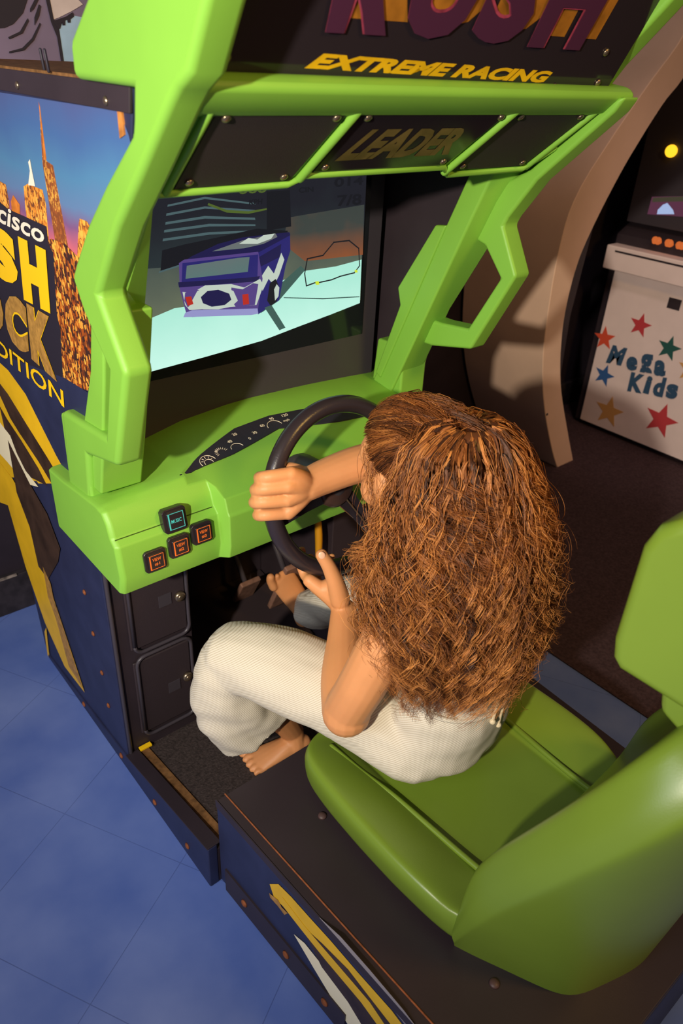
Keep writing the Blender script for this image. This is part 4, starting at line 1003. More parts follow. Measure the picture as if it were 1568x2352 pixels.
# head
B(hl(0, -0.012, 0.030), (0.073, 0.091, 0.080), HROT)
B(hl(0, 0.028, -0.034), (0.059, 0.058, 0.074), HROT)
B(hl(0, 0.040, 0.018), (0.062, 0.050, 0.048), HROT)
for s in (-1, 1):
    B(hl(s * 0.034, 0.048, -0.045), (0.030, 0.030, 0.030), HROT)
    B(hl(s * 0.075, -0.008, -0.018), (0.009, 0.019, 0.028), HROT)
    B(hl(s * 0.028, 0.074, 0.012), (0.022, 0.010, 0.008), HROT)
    B(hl(s * 0.009, 0.090, -0.040), (0.007, 0.009, 0.007), HROT)
B(hl(0, 0.056, -0.090), (0.026, 0.022, 0.019), HROT)
T([hl(0, 0.084, 0.0), hl(0, 0.093, -0.018), hl(0, 0.101, -0.036)], [0.008, 0.008, 0.010], n=10)
# left arm (elbow out, hand low on the rim)
T([(-0.120, -0.590, 0.748), (-0.155, -0.588, 0.70), (-0.180, -0.572, 0.62), (-0.190, -0.548, 0.545)], [0.044, 0.043, 0.041, 0.040], n=18)
B((-0.190, -0.548, 0.538), (0.043, 0.043, 0.042))
T([(-0.190, -0.545, 0.535), (-0.150, -0.490, 0.552), (-0.095, -0.425, 0.573), (-0.058, -0.381, 0.590)], [(0.041, 0.041), (0.040, 0.038), (0.031, 0.029), (0.026, 0.022)], n=18)
LW = Vector((-0.055, -0.378, 0.591))
Lm = [(-0.0994,-0.3220,0.6447),(-0.0859,-0.3220,0.6250),(-0.0690,-0.3260,0.6092),(-0.0513,-0.3320,0.5983)]
B([(-0.0708,-0.3500,0.6291)][0], (0.023, 0.020, 0.022))
for p, r in zip(Lm, (0.0125, 0.012, 0.0115, 0.011)):
    T([LW, (LW + Vector(p)) / 2 + Vector((0, -0.004, 0.002)), p], [0.0205, 0.017, r + 0.001], n=12)
Lf = ([(-0.0994,-0.3220,0.6447),(-0.0951,-0.3000,0.6452),(-0.0965,-0.2900,0.6669),(-0.0955,-0.2920,0.6962)], [(-0.0859,-0.3220,0.6250),(-0.0794,-0.3000,0.6214),(-0.0756,-0.2860,0.6390),(-0.0696,-0.2870,0.6664)], [(-0.0690,-0.3260,0.6092),(-0.0583,-0.3020,0.6003),(-0.0491,-0.2840,0.6157),(-0.0391,-0.2840,0.6436)], [(-0.0513,-0.3320,0.5983),(-0.0358,-0.3080,0.5916),(-0.0210,-0.2860,0.6068),(-0.0147,-0.2870,0.6458)])
for P, r in zip(Lf, (0.0098, 0.0098, 0.0094, 0.0085)):
    T(P, [r + 0.001, r, r * 0.93, r * 0.82], n=12)
TH = [(-0.0673,-0.3780,0.6177),(-0.0771,-0.3740,0.6591),(-0.0883,-0.3660,0.6964),(-0.0983,-0.3540,0.7222)]
T(TH, [0.020, 0.0170, 0.0138, 0.0118], n=14)
# right arm crossing to the far side of the rim
T([(0.125, -0.568, 0.762), (0.150, -0.52, 0.785), (0.160, -0.46, 0.815), (0.150, -0.405, 0.845)], [0.043, 0.042, 0.039, 0.038], n=18)
T([(0.150, -0.400, 0.848), (0.075, -0.362, 0.873), (0.0, -0.335, 0.872), (-0.070, -0.320, 0.861), (-0.112, -0.316, 0.853)], [(0.039, 0.039), (0.040, 0.037), (0.037, 0.034), (0.033, 0.031), (0.031, 0.027)], n=18)
RW = Vector((-0.110, -0.317, 0.853))
Rm = [(-0.1495,-0.3260,0.8948),(-0.1586,-0.3300,0.8750),(-0.1594,-0.3290,0.8472),(-0.1520,-0.3220,0.8155)]
for p in Rm:
    T([RW, (RW + Vector(p)) / 2 + Vector((0, -0.003, 0.002)), p], [0.025, 0.0195, 0.0135], n=12)
Rf = ([(-0.1495,-0.3260,0.8948),(-0.1897,-0.3040,0.8900),(-0.1690,-0.2660,0.8653),(-0.1242,-0.2560,0.8411)], [(-0.1586,-0.3300,0.8750),(-0.1979,-0.3040,0.8699),(-0.1754,-0.2640,0.8418),(-0.1300,-0.2560,0.8193)], [(-0.1594,-0.3290,0.8472),(-0.2009,-0.3040,0.8459),(-0.1789,-0.2660,0.8189),(-0.1353,-0.2580,0.7989)], [(-0.1520,-0.3220,0.8155),(-0.1927,-0.3020,0.8156),(-0.1750,-0.2680,0.7930),(-0.1401,-0.2620,0.7811)])
for P, r in zip(Rf, (0.0116, 0.0119, 0.0119, 0.0112)):
    T(P, [r + 0.0005, r + 0.0004, r * 0.95, r * 0.85], n=12)
T([(-0.0961,-0.3040,0.8629),(-0.1102,-0.2840,0.8707),(-0.1132,-0.2620,0.8654),(-0.1184,-0.2480,0.8537)], [0.016, 0.0135, 0.0112, 0.0098], n=12)
# legs
for P, R in (([(-0.065, -0.585, 0.435), (-0.145, -0.43, 0.475), (-0.215, -0.275, 0.485)], [0.062, 0.055, 0.044]),
             ([(-0.215, -0.272, 0.48), (-0.155, -0.262, 0.32), (-0.080, -0.252, 0.155)], [0.044, 0.042, 0.027]),
             ([(0.065, -0.585, 0.435), (0.11, -0.43, 0.465), (0.14, -0.28, 0.468)], [0.062, 0.055, 0.044]),
             ([(0.14, -0.28, 0.465), (0.160, -0.13, 0.33), (0.172, 0.025, 0.205)], [0.044, 0.042, 0.027])):
    T(P, R, n=16)
# left foot flat on the mat, toes to the left
FT = Vector((-0.025, -0.024, 0.041))
T([Vector(p) + FT for p in ((-0.040, -0.250, 0.080), (-0.070, -0.240, 0.085), (-0.108, -0.225, 0.074), (-0.136, -0.214, 0.063))], [(0.022, 0.026), (0.026, 0.028), (0.032, 0.018), (0.036, 0.012)], n=16)
T([(-0.080, -0.252, 0.16), Vector((-0.062, -0.246, 0.085)) + FT], [0.026, 0.026], n=14)
for k, (o, ln, r) in enumerate(((0.033, 0.032, 0.0112), (0.0135, 0.031, 0.0078), (-0.003, 0.028, 0.0074), (-0.0185, 0.024, 0.007), (-0.032, 0.018, 0.0065))):
    b0 = Vector((-0.136 + 0.33 * o + 0.0, -0.214 + 0.94 * o, 0.060)) + FT
    T([b0, b0 + Vector((-ln * 0.6, 0.010 * ln / 0.03, 0.002)), b0 + Vector((-ln, 0.011 * ln / 0.03, -0.002))], [r, r, r * 0.9], n=10)
# right foot on the pedal, toes up
RA = Vector((0.172, 0.030, 0.200))
T([RA + Vector((0.006, 0.012, -0.030)), RA + Vector((0.0, 0.012, 0.01)), RA + Vector((-0.022, 0.030, 0.062)), RA + Vector((-0.040, 0.040, 0.100))], [(0.026, 0.026), (0.030, 0.028), (0.036, 0.018), (0.038, 0.013)], n=16, up=(0, 1, 0))
for k, (dx, ln, r) in enumerate(((-0.034, 0.036, 0.0120), (-0.0125, 0.034, 0.0082), (0.0045, 0.031, 0.0078), (0.020, 0.026, 0.0074), (0.034, 0.021, 0.007))):
    b0 = RA + Vector((-0.042 + dx, 0.040, 0.098 - 0.004 * k))
    T([b0, b0 + Vector((-0.006, 0.004, ln * 0.6)), b0 + Vector((-0.008, 0.002, ln))], [r, r, r * 0.9], n=10)
person = fuse('person', body, SKIN, 0.0026, 4)
tag(person, 'barefoot child with long curly brown hair in cream romper gripping the steering wheel', 'person')

# face details
EYEW = mat('eye_white', (225, 215, 205), 0.25, 0.5); IRIS = mat('iris_brown', (70, 44, 28), 0.2, 0.5); LIP = mat('lips', (190, 108, 92), 0.45, 0.4)
for s in (-1, 1):
    bm = bmesh.new(); bm_ball(bm, hl(s * 0.027, 0.068, -0.008), (0.0125, 0.0125, 0.0095), HROT); e = bm_obj('eye', bm, EYEW, person, True)
    bm = bmesh.new(); bm_ball(bm, hl(s * 0.027, 0.0772, -0.008), (0.0058, 0.004, 0.0058), HROT); bm_obj('iris', bm, IRIS, e, True)
    bm = bmesh.new(); bm_tube(bm, [hl(s * 0.014, 0.086, 0.016), hl(s * 0.028, 0.0835, 0.020), hl(s * 0.043, 0.073, 0.016)], [0.002, 0.0028, 0.0014], 8, 3); bm_obj('eyebrow', bm, mat('eyebrow_brown', (92, 56, 30), 0.7, 0.2), person, True)
bm = bmesh.new(); bm_tube(bm, [hl(-0.018, 0.076, -0.066), hl(0, 0.086, -0.064), hl(0.018, 0.076, -0.066)], [0.003, 0.0048, 0.003], 8, 3)
bm_tube(bm, [hl(-0.016, 0.074, -0.072), hl(0, 0.083, -0.073), hl(0.016, 0.074, -0.072)], [0.003, 0.0052, 0.003], 8, 3); bm_obj('lips', bm, LIP, person, True)
NAIL = mat('nail', (236, 182, 150), 0.3, 0.5)
tv = (Vector(TH[3]) - Vector(TH[2])).normalized()
vd = (Vector(cam.location) - Vector(TH[3])).normalized(); vd = (vd - tv * vd.dot(tv)).normalized()
bm = bmesh.new(); q3 = Matrix((tv.cross(vd), tv, vd)).transposed()
bm_ball(bm, Vector(TH[3]) + vd * 0.0105 + tv * 0.003, (0.0066, 0.0078, 0.0022), q3); bm_obj('thumbnail', bm, NAIL, person, True)

# romper: trunk part and wide legs, one cloth
def cloth_mat():
    m = mat('cream_ribbed_cotton', (210, 198, 178), 0.85, 0.15)
    nt = m.node_tree; b = nt.nodes['Principled BSDF']
    tc = nt.nodes.new('ShaderNodeTexCoord')
    wv = nt.nodes.new('ShaderNodeTexWave'); wv.wave_type = 'BANDS'; wv.bands_direction = 'Z'
    wv.inputs['Scale'].default_value = 88; wv.inputs['Distortion'].default_value = 2.2; wv.inputs['Detail'].default_value = 2; wv.inputs['Detail Scale'].default_value = 0.35
    mp = nt.nodes.new('ShaderNodeMapping'); mp.inputs['Rotation'].default_value = (math.radians(38), math.radians(12), 0)
    nt.links.new(tc.outputs['Object'], mp.inputs['Vector']); nt.links.new(mp.outputs[0], wv.inputs['Vector'])
    r = nt.nodes.new('ShaderNodeValToRGB'); r.color_ramp.elements[0].color = lin((188, 174, 152)); r.color_ramp.elements[1].color = lin((216, 206, 188)); r.color_ramp.elements[1].position = 0.42
    nt.links.new(wv.outputs['Fac'], r.inputs['Fac']); nt.links.new(r.outputs['Color'], b.inputs['Base Color'])
    bp = nt.nodes.new('ShaderNodeBump'); bp.inputs['Strength'].default_value = 0.3; bp.inputs['Distance'].default_value = 0.0012
    nt.links.new(wv.outputs['Fac'], bp.inputs['Height']); nt.links.new(bp.outputs['Normal'], b.inputs['Normal'])
    return m
CLOTH = cloth_mat()
rb = bmesh.new()
bm_tube(rb, [(0, -0.605, 0.452), (0, -0.618, 0.49), (0, -0.628, 0.53), (0, -0.630, 0.575)], [(0.128, 0.105), (0.122, 0.099), (0.114, 0.092), (0.108, 0.086)], n=24)
bm_tube(rb, [(-0.060, -0.60, 0.428), (-0.115, -0.48, 0.466), (-0.185, -0.355, 0.492), (-0.234, -0.268, 0.488)], [(0.088, 0.070), (0.088, 0.076), (0.084, 0.076), (0.070, 0.068)], n=22)
bm_tube(rb, [(-0.236, -0.264, 0.486), (-0.240, -0.250, 0.42), (-0.222, -0.246, 0.345), (-0.178, -0.250, 0.275)], [(0.068, 0.064), (0.080, 0.070), (0.096, 0.074), (0.112, 0.076)], n=22, caps=False)
bm_tube(rb, [(0.060, -0.60, 0.428), (0.105, -0.46, 0.462), (0.138, -0.34, 0.474), (0.142, -0.28, 0.468)], [(0.086, 0.070), (0.080, 0.072), (0.074, 0.068), (0.064, 0.060)], n=22)
bm_tube(rb, [(0.142, -0.28, 0.466), (0.155, -0.18, 0.39), (0.166, -0.08, 0.305), (0.172, -0.012, 0.245)], [(0.062, 0.058), (0.066, 0.060), (0.068, 0.058), (0.066, 0.056)], n=22, caps=False)
def wr(p):
    d = 0.0035 * noise.noise(p * 16) + 0.0022 * noise.noise(Vector((p.x * 30 + p.y * 22, p.y * 9, p.z * 34)))
    lower = max(0.0, min(1.0, (0.46 - p.z) / 0.1)) if p.y > -0.5 else 0.5
    d += 0.0035 * lower * math.sin(46 * p.x + 70 * p.z + 20 * p.y + 4 * noise.noise(p * 9))
    return d
romper = fuse('romper', rb, CLOTH, 0.0045, 8, person, wr)
CORD = mat('cord_cream', (226, 206, 170), 0.85, 0.15, vary=0.15, vscale=300)
for P in ([(0.0240,-0.7120,0.6174),(0.0043,-0.7180,0.5935),(-0.0090,-0.7220,0.5723),(-0.0110,-0.7220,0.5475)], [(0.0495,-0.7060,0.6017),(0.0337,-0.7120,0.5705),(0.0202,-0.7160,0.5485),(0.0191,-0.7160,0.5148)]):
    bm = bmesh.new(); bm_tube(bm, P, [0.0028] * 4, 8, 5); bm_ball(bm, P[-1], 0.0055); bm_obj('tie_cord', bm, CORD, romper, True)
# neckline hem round the back
bm = bmesh.new(); pts = []
for k in range(33):
    a = 2 * math.pi * k / 32; pts.append((0.1085 * math.cos(a), -0.630 + 0.0865 * math.sin(a), 0.575 + 0.014 * math.sin(a)))
bm_tube(bm, pts, [0.0045] * 33, 8, 1, caps=False); bm_obj('neckline', bm, CLOTH, romper, True)

# ---- hair
def hair_mat():
    m = bpy.data.materials.new('curly_brown_hair'); m.use_nodes = True
    nt = m.node_tree; b = nt.nodes['Principled BSDF']
    at = nt.nodes.new('ShaderNodeAttribute'); at.attribute_name = 'tone'
    r = nt.nodes.new('ShaderNodeValToRGB'); e = r.color_ramp.elements
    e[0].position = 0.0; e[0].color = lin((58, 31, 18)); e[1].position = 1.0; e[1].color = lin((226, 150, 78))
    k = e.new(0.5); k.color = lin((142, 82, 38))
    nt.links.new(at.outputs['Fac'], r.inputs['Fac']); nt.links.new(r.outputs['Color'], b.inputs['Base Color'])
    b.inputs['Roughness'].default_value = 0.42; b.inputs['Specular IOR Level'].default_value = 0.45
    return m
HAIR = hair_mat()
HULL = np.array([ # u, cx, cy, cz, rx, ry
    (0.00, 0.0, -0.572, 1.046, 0.020, 0.020), (0.06, 0.0, -0.566, 1.040, 0.062, 0.058), (0.15, 0.0, -0.560, 1.014, 0.096, 0.090), (0.30, 0.0, -0.565, 0.955, 0.124, 0.116),
    (0.45, -0.004, -0.578, 0.890, 0.148, 0.134), (0.60, -0.010, -0.594, 0.815, 0.162, 0.140), (0.75, -0.014, -0.612, 0.735, 0.166, 0.136), (0.90, -0.026, -0.628, 0.665, 0.142, 0.116), (1.00, -0.036, -0.632, 0.605, 0.122, 0.100), (1.12, -0.040, -0.640, 0.565, 0.095, 0.08)])
def hull(u):
    return [np.interp(u, HULL[:, 0], HULL[:, k]) for k in range(1, 6)]
rng = np.random.default_rng(11)
def smoothstep(x, a, b):
    t = np.clip((x - a) / (b - a), 0, 1); return t * t * (3 - 2 * t)
M = 32
paths = []; tones = []
def lock(phi, s, u0, u1, nst, spread, amp, wl, tone, flare=0.0):
    t = np.linspace(0, 1, M); u = u0 + (u1 - u0) * t
    cx, cy, cz, rx, ry = hull(u)
    pm = np.where(u < 0.16, 0.35, 0) + 0
    pmin = np.radians(76) - np.radians(38) * smoothstep(u, 0.46, 0.66)
    sgn = 1 if phi >= 0 else -1
    ph = sgn * np.maximum(abs(phi), pmin)
    ph = phi + (ph - phi) * smoothstep(u, 0.02, 0.14)
    L = np.concatenate([[0], np.cumsum(np.abs(np.diff(cz)) + 0.004)])
    psi = 5.5 * noise.noise(Vector((2.2 * math.sin(phi), 2.2 * math.cos(phi), 6 * s))) + 0.7 * rng.normal(); hand = 1 if noise.noise(Vector((1.5 * math.sin(phi) + 9, 1.5 * math.cos(phi), 4 * s))) > 0 else -1
    wob = 0.05 * np.sin(L * 14 + psi * 2)
    for _ in range(nst):
        g = rng.normal(size=3); js = s + 0.018 * rng.normal() + flare * smoothstep(t, 0.3, 1.0)
        a = amp * (0.3 + 0.7 * smoothstep(t, 0.12, 0.6)) * rng.uniform(0.8, 1.2)
        th = hand * 2 * math.pi * L / (wl * rng.uniform(0.985, 1.015)) + psi + 0.13 * rng.normal() + 0.9 * np.sin(L * 11 + psi)
        ph2 = ph + wob + 0.02 * g[0]
        rad = js + 0.0
        ex = np.sin(ph2); ey = np.cos(ph2)
        X = cx + rx * rad * ex; Y = cy + ry * rad * ey; Z = cz.copy()
        # curl around the path: radial and tangential
        X += a * (np.cos(th) * ex * 0.7 + np.sin(th) * ey); Y += a * (np.cos(th) * ey * 0.7 - np.sin(th) * ex)
        Z += 0.5 * a * np.cos(th + 1.2)
        sp = spread * (0.3 + 0.7 * t)
        X += sp * g[0]; Y += sp * g[1]; Z += sp * g[2] * 0.6
        X += 0.0004 * np.cumsum(rng.normal(size=M)) * t; Y += 0.0004 * np.cumsum(rng.normal(size=M)) * t
        paths.append(np.stack([X, Y, Z], 1)); tones.append(np.clip(tone + 0.09 * rng.normal() + 0.12 * t + 0.10 * np.sin(L * 22 + psi), 0, 1))
for i in range(620):
    phi = rng.uniform(-math.pi, math.pi)
    s = 1.0 - abs(rng.normal()) * 0.16
    u1 = rng.uniform(0.80, 1.02) if rng.random() < 0.75 else rng.uniform(0.50, 0.85)
    lock(phi, s, rng.uniform(0.03, 0.14) if rng.random() < 0.5 else rng.uniform(0.14, 0.5), u1, 34, 0.0034, rng.uniform(0.007, 0.015), rng.uniform(0.08, 0.13), np.clip(rng.normal(0.32, 0.28), 0.0, 0.95))
for i in range(140):   # loose outer curls
    phi = rng.uniform(-math.pi, math.pi)
    lock(phi, rng.uniform(0.97, 1.08), rng.uniform(0.1, 0.6), rng.uniform(0.82, 1.05), 7, 0.0028, rng.uniform(0.008, 0.015), rng.uniform(0.05, 0.08), rng.uniform(0.35, 0.85), 0.06)
for i in range(520):   # single fly-away hairs
    phi = rng.uniform(-math.pi, math.pi)
    lock(phi, rng.uniform(0.98, 1.10), rng.uniform(0.0, 0.5), rng.uniform(0.5, 1.03), 1, 0.008, rng.uniform(0.005, 0.016), rng.uniform(0.07, 0.14), rng.uniform(0.3, 0.8), 0.09)
# hair combed back from the forehead and temples to the crown
R3 = np.array(HROT)
cen = np.array(hl(0, -0.012, 0.030)); rad3 = np.array((0.075, 0.093, 0.082))
crown = np.array((0.0, -0.62, 0.78)); crown /= np.linalg.norm(crown)
ng = 340
for g in range(ng):
    az = rng.uniform(-112, 112); a = abs(az)
    el = np.interp(a, [0, 30, 55, 75, 100, 112], [36, 36, 22, -6, -30, -40]) + (rng.uniform(0, 60) if rng.random() < 0.55 else rng.uniform(0, 6))
    t = np.linspace(0, 1, M)
    side = 1 if az >= 0 else -1
    phe = side * math.radians(rng.uniform(96, 176)) * (1 if rng.random() < 0.9 else -1)   # where it joins the fall
    phe = math.atan2(math.sin(phe), math.cos(phe))
    ue = rng.uniform(0.42, 0.98); se = 1.0 - abs(rng.normal()) * 0.10
    psi = rng.uniform(0, 6.28); tone0 = np.clip(rng.normal(0.30, 0.2), 0, 0.9); wlk = rng.uniform(7, 13); am = rng.uniform(0.003, 0.007)
    az_, el_ = math.radians(az), math.radians(min(el, 86))
    d0 = np.array((math.sin(az_) * math.cos(el_), math.cos(az_) * math.cos(el_), math.sin(el_)))
    lat = np.array((0.55 * side * min(1, a / 60), -0.72, 0.35 + 0.4 * rng.random())); lat /= np.linalg.norm(lat)
    om = math.acos(np.clip(d0 @ lat, -1, 1))
    k0 = 0.45
    for _ in range(22):
        gq = rng.normal(size=3)
        tt = np.clip(t / k0, 0, 1)[:, None]
        d = (np.sin((1 - tt) * om) * d0 + np.sin(tt * om) * lat) / max(1e-3, math.sin(om))
        Ph = cen + (d * rad3 * (1.015 + 0.06 * np.sin(tt * math.pi * 0.5))) @ R3.T
        u = 0.05 + (ue - 0.05) * np.clip((t - 0.15) / 0.85, 0, 1)
        cx, cy, cz, rx, ry = hull(u)
        Pf = np.stack([cx + rx * se * np.sin(phe), cy + ry * se * np.cos(phe), cz], 1)
        w = smoothstep(t, 0.22, 0.62)[:, None]
        P = Ph * (1 - w) + Pf * w
        th = 2 * math.pi * t * wlk * 0.55 + psi + 0.18 * gq[0] + 1.0 * np.sin(5 * t + psi)
        aa = am * smoothstep(t, 0.0, 0.4) * (1 + 1.2 * t)
        P = P + np.stack([aa * np.cos(th), aa * np.sin(th), 0.6 * aa * np.cos(th + 1)], 1) + (0.0022 + 0.003 * t[:, None]) * rng.normal(size=3)
        paths.append(P); tones.append(np.clip(tone0 + 0.09 * gq[1] + 0.15 * t + 0.1 * np.sin(9 * t + psi), 0, 1))
# wisps at the temple and in front of the ear
for s in (-1, 1):
    for i in range(70):
        z0 = rng.uniform(-0.02, 0.05); st = hl(s * 0.066, 0.030 + rng.uniform(-0.03, 0.012), z0)
        ln = rng.uniform(0.05, 0.13); t = np.linspace(0, 1, M); ps = rng.uniform(0, 6.28); am = rng.uniform(0.003, 0.010)
        dx, dy = rng.normal(size=2) * 0.018
        X = st.x + s * (0.012 * np.sin(t * 2.2) + am * t * np.sin(t * 9 + ps)) + dx * t
        Y = st.y - 0.045 * t + am * t * np.cos(t * 9 + ps) + dy * t
        Z = st.z + 0.008 * np.sin(t * 3) - ln * t ** 1.3
        paths.append(np.stack([X, Y, Z], 1)); tones.append(np.full(M, rng.uniform(0.4, 0.9)))
P = np.array(paths); TN = np.array(tones); N = len(P)
def strands_mesh(name, P, TN, r0, m, parent):
    N, M = P.shape[:2]
    t = np.gradient(P, axis=1); t /= np.linalg.norm(t, axis=2, keepdims=True) + 1e-9
    ref = np.array((0.3, 0.5, 0.81)); a = np.cross(t, ref); a /= np.linalg.norm(a, axis=2, keepdims=True) + 1e-9
    b = np.cross(t, a)
    k = np.linspace(0, 1, M); rr = (r0 * (1.0 - 0.75 * k ** 3))[None, :, None]
    V = np.empty((N, M, 3, 3))
    for j in range(3):
        an = 2 * math.pi * j / 3; V[:, :, j] = P + rr * (a * math.cos(an) + b * math.sin(an))
    base = np.arange(N * M * 3).reshape(N, M, 3)
    F = []
    for j in range(3):
        j2 = (j + 1) % 3
        F.append(np.stack([base[:, :-1, j], base[:, :-1, j2], base[:, 1:, j2], base[:, 1:, j]], -1).reshape(-1, 4))
    F = np.concatenate(F)
    me = bpy.data.meshes.new(name)
    me.vertices.add(N * M * 3); me.vertices.foreach_set('co', V.reshape(-1))
    me.loops.add(F.size); me.loops.foreach_set('vertex_index', F.reshape(-1).astype(np.int32))
    me.polygons.add(len(F)); me.polygons.foreach_set('loop_start', np.arange(0, F.size, 4, dtype=np.int32)); me.polygons.foreach_set('loop_total', np.full(len(F), 4, np.int32))
    me.polygons.foreach_set('use_smooth', np.ones(len(F), bool))
    me.update(calc_edges=True)
    at = me.attributes.new('tone', 'FLOAT', 'POINT'); at.data.foreach_set('value', np.repeat(TN.reshape(-1), 3).astype(np.float32))
    me.materials.append(m)
    return link(bpy.data.objects.new(name, me), parent)
hair = strands_mesh('hair', P, TN, 0.00046, HAIR, person)
tag(hair, 'long curly auburn brown hair')
# dense inner hair below the strands
bm = bmesh.new(); V = []
us = np.linspace(0.03, 0.93, 40)
for u in us:
    cx, cy, cz, rx, ry = hull(u); row = []
    pmin = math.radians(84) - math.radians(38) * float(smoothstep(u, 0.46, 0.66))
    for k in range(49):
        ph = pmin + (2 * math.pi - 2 * pmin) * k / 48
        q = 0.80 + 0.05 * noise.noise(Vector((3 * math.sin(ph), 3 * math.cos(ph), u * 14))) + 0.03 * noise.noise(Vector((9 * math.sin(ph), 9 * math.cos(ph), u * 30)))
        row.append(bm.verts.new((cx + rx * q * math.sin(ph), cy + ry * q * math.cos(ph), cz)))
    V.append(row)
for i in range(len(V) - 1):
    for k in range(48): bm.faces.new((V[i][k], V[i][k + 1], V[i + 1][k + 1], V[i + 1][k]))
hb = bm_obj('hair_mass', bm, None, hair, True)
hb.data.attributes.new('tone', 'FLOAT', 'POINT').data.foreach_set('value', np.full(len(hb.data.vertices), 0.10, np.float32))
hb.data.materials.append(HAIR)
bm = bmesh.new(); bm_ball(bm, hl(0, -0.022, 0.036), (0.0745, 0.088, 0.0805), HROT, 32)
bmesh.ops.delete(bm, geom=[v for v in bm.verts if (HROT.transposed() @ (v.co - HC)).y > 0.052 - 0.9 * ((HROT.transposed() @ (v.co - HC)).z - 0.075) * 0.6], context='VERTS')
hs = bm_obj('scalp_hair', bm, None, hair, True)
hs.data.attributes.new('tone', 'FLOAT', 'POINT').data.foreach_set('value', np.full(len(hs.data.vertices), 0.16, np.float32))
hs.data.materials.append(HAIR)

# ------------------------------------------------------------------ machines at the right
ARCHM = mat('beige_cabinet_paint', (236, 198, 172), 0.6, 0.3, vary=0.06, vscale=5)
arch = thing('arcade_cabinet', (1.9, 0.5, 0.0), 'tall curved beige cabinet side standing between green racing cabinet and Mega Kids machine', 'arcade machine')
FOLD = [(2.0085,1.6150),(1.8302,1.4438),(1.5786,1.1620),(1.5224,0.9598),(1.5334,0.6857),(1.5727,0.4899),(1.6468,0.3062),(1.7586,0.1057)]
RIGHT = [(2.0774,1.4944),(1.9783,1.4054),(1.8174,1.2069),(1.6862,0.9813),(1.6461,0.8387),(1.6486,0.6495),(1.7140,0.4231),(1.8334,0.1989)] + [(1.95, 0.0)]
fold = [(2.20, 1.9)] + [(2.02, 1.63)] + FOLD[1:] + [(1.83, 0.0)]
right = [(2.25, 1.8)] + [(2.10, 1.52)] + RIGHT[1:]
def arch_mesh():
    n = min(len(fold), len(right)); f = catmull([list(p) for p in fold], 5); r = catmull([list(p) for p in right], 5)
    k = 40; rs = lambda L: [L[min(len(L) - 1, int(round(i * (len(L) - 1) / k)))] for i in range(k + 1)]
    f, r = rs(f), rs(r)
    bm = bmesh.new()
    A = [[bm.verts.new((p[0], y, p[1])) for p in L] for L, y in ((f, 0.35), (r, 0.35), (r, 0.765), (f, 0.765))]
    for i in range(k):
        for j in range(4): bm.faces.new((A[j][i], A[j][i + 1], A[(j + 1) % 4][i + 1], A[(j + 1) % 4][i]))
    bm.faces.new([A[j][0] for j in range(4)]); bm.faces.new([A[j][k] for j in range(4)])
    return bevel(bm_obj('curved_side', bm, ARCHM, arch), 0.004, 2, 40)
arch_mesh()
prism('cabinet_body', [(1.95, 0.0), (1.82, 0.30), (1.76, 0.65), (1.80, 0.98), (1.97, 1.30), (2.06, 1.30), (2.0, 0.6), (2.05, 0.0)], 'y', 0.55, 0.76, BLACK, arch, 0.003, 2)
screw('screw', (1.66, 0.3495, 0.30), (0, -1, 0), 0.006, BEZEL, arch)

mk = thing('kids_arcade_machine', (2.6, 0.25, 0.0), 'white fronted arcade machine lettered Mega Kids with coloured stars beside small screen', 'arcade machine')
MKW = mat('white_laminate', (236, 214, 210), 0.6, 0.3, vary=0.05, vscale=8)
MKT = (lambda y: 0.0)
prism('machine_body', [(2.325, 0.02), (2.325, 0.90), (2.42, 0.95), (2.40, 1.6), (3.0, 1.6), (3.0, 0.0), (2.40, 0.0)], 'y', -0.35, 0.61, BLACK, mk, 0.004, 2)
mfront = box('front_panel', 2.31, 2.33, -0.30, 0.572, 0.03, 0.765, MKW, mk, 0.003)
box('shelf_lip', 2.255, 2.33, -0.32, 0.605, 0.762, 0.862, MKW, mk, 0.006)
box('shelf_groove', 2.2545, 2.258, -0.30, 0.560, 0.838, 0.846, BLACK, mk, 0)
box('shelf_hatch', 2.308, 2.312, 0.235, 0.292, 0.655, 0.700, BLACK, mk, 0.001)
def star(name, c, r, rot, m):
    pts = []
    for k in range(10):
        a = math.radians(90 + rot + 36 * k); q = r if k % 2 == 0 else r * 0.42
        pts.append((c[0] + q * math.cos(a), c[1] + q * math.sin(a)))
    return flat(name, [(2.3095, p[0], p[1]) for p in pts], m, mfront, (-0.0008, 0, 0))
SR = mat('star_red', (196, 64, 70), 0.6, 0.3); SB = mat('star_blue', (52, 92, 150), 0.6, 0.3); SG = mat('star_green', (40, 90, 84), 0.6, 0.3); SO = mat('star_orange', (220, 84, 56), 0.6, 0.3); SY = mat('star_yellow', (216, 160, 96), 0.6, 0.3)
ST = [(0.3877,0.5523),(0.5424,0.4488),(0.2318,0.4926),(0.4999,0.2815),(0.4308,0.1220),(0.1760,0.1734),(0.1142,0.4309)]
for c, r, a, m in zip(ST, (0.055, 0.057, 0.057, 0.055, 0.078, 0.083, 0.06), (4, -8, 4, 8, 0, 6, 0), (SR, SO, SG, SB, SY, SR, SY)): star('star', c, r, a, m)
LT = mat('letter_blue', (52, 82, 112), 0.6, 0.3)
yzm = lambda P: [(2.3088, p[0], p[1]) for p in P]
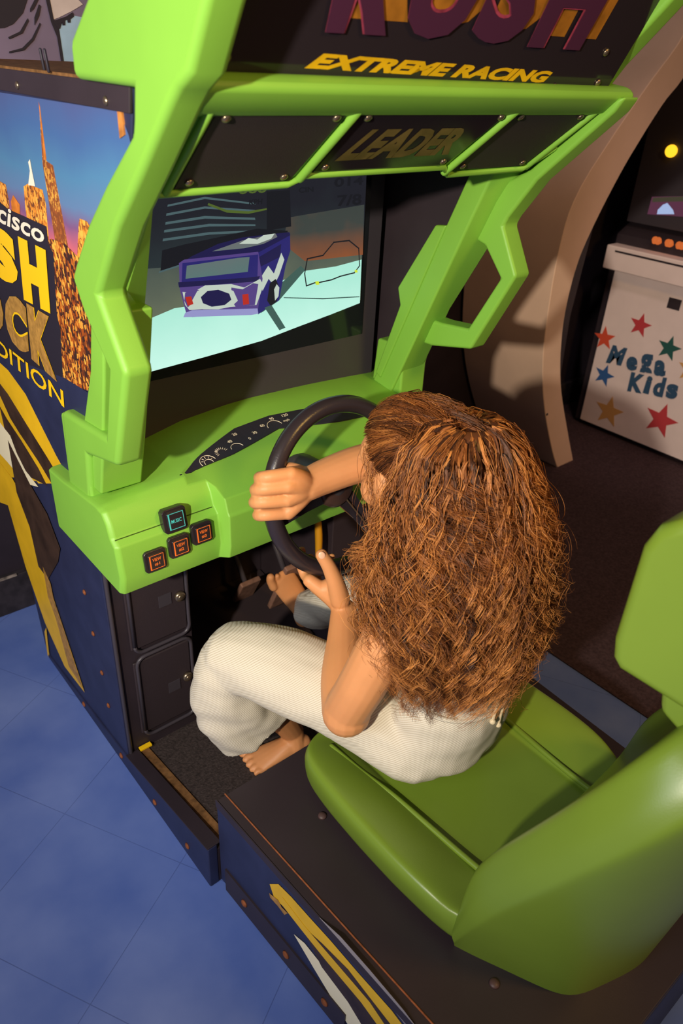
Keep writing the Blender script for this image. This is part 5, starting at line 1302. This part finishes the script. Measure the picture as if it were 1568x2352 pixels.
for ch, q in (('M', [(0.5066,0.3417),(0.4284,0.3514),(0.4186,0.4374),(0.4917,0.4323)]), ('e', [(0.4027,0.3407),(0.3493,0.3494),(0.3540,0.4119),(0.4101,0.4071)]), ('g', [(0.3270,0.3254),(0.2692,0.3362),(0.2925,0.4447),(0.3504,0.4373)]), ('a', [(0.2669,0.3575),(0.2127,0.3671),(0.2249,0.4355),(0.2774,0.4293)]), ('K', [(0.3677,0.2481),(0.2971,0.2597),(0.2983,0.3473),(0.3711,0.3403)]), ('i', [(0.2942,0.2649),(0.2621,0.2676),(0.2647,0.3500),(0.2904,0.3498)]), ('d', [(0.2492,0.2679),(0.1979,0.2754),(0.2021,0.3665),(0.2502,0.3589)]), ('s', [(0.1839,0.2782),(0.1346,0.2874),(0.1408,0.3546),(0.1954,0.3443)])):
    text('letter', ch, yzm(q), LT, mfront, 0.055, (-0.001, 0, 0))
# monitor recess with a small lit screen, lamp and buttons
box('monitor_bezel', 2.36, 2.40, -0.28, 0.60, 0.95, 1.52, BEZEL, mk, 0.003)
def em(name, c, s): return mat(name, (20, 16, 16), 0.5, 0.3, emit=c, estr=s)
scr = flat('small_screen', [(2.3585, p[0], p[1]) for p in [(0.5080,1.0623),(0.3182,1.0930),(0.2934,1.0143),(0.5101,0.9928)]], em('screen_maroon', (96, 52, 74), 0.8), mk, (-0.001, 0, 0))
flat('screen_shape', [(2.357, p[0], p[1]) for p in [(0.4677,1.0170),(0.4506,1.0402),(0.4337,1.0495),(0.4016,1.0274),(0.3911,1.0120),(0.4666,0.9999)]], em('screen_pale_blue', (170, 190, 230), 0.9), scr)
flat('screen_shape', [(2.357, p[0], p[1]) for p in [(0.5024,1.0598),(0.3174,1.0932),(0.3115,1.0745),(0.5014,1.0428)]], em('screen_dusk_green', (70, 66, 50), 0.8), scr)
bm = bmesh.new(); c = [(0.4700,1.2407)][0]; bm_ball(bm, (2.35, c[0], c[1]), 0.024); bm_obj('round_lamp', bm, em('amber_lamp', (255, 190, 40), 1.6), mk, True)
AMB = em('amber_button', (220, 110, 50), 0.8)
for c in [(0.4280,0.9189),(0.4132,0.9164),(0.3683,0.9384),(0.3587,0.9195),(0.3184,0.9269),(0.3037,0.9415)]:
    bm = bmesh.new(); bm_disc(bm, (2.318, c[0] * 0.985, 0.90 + 0.0), (-0.6, 0, 0.8), 0.013, 0.02, 14); bm_obj('push_button', bm, AMB, mk, True)
bpy.context.view_layer.update()
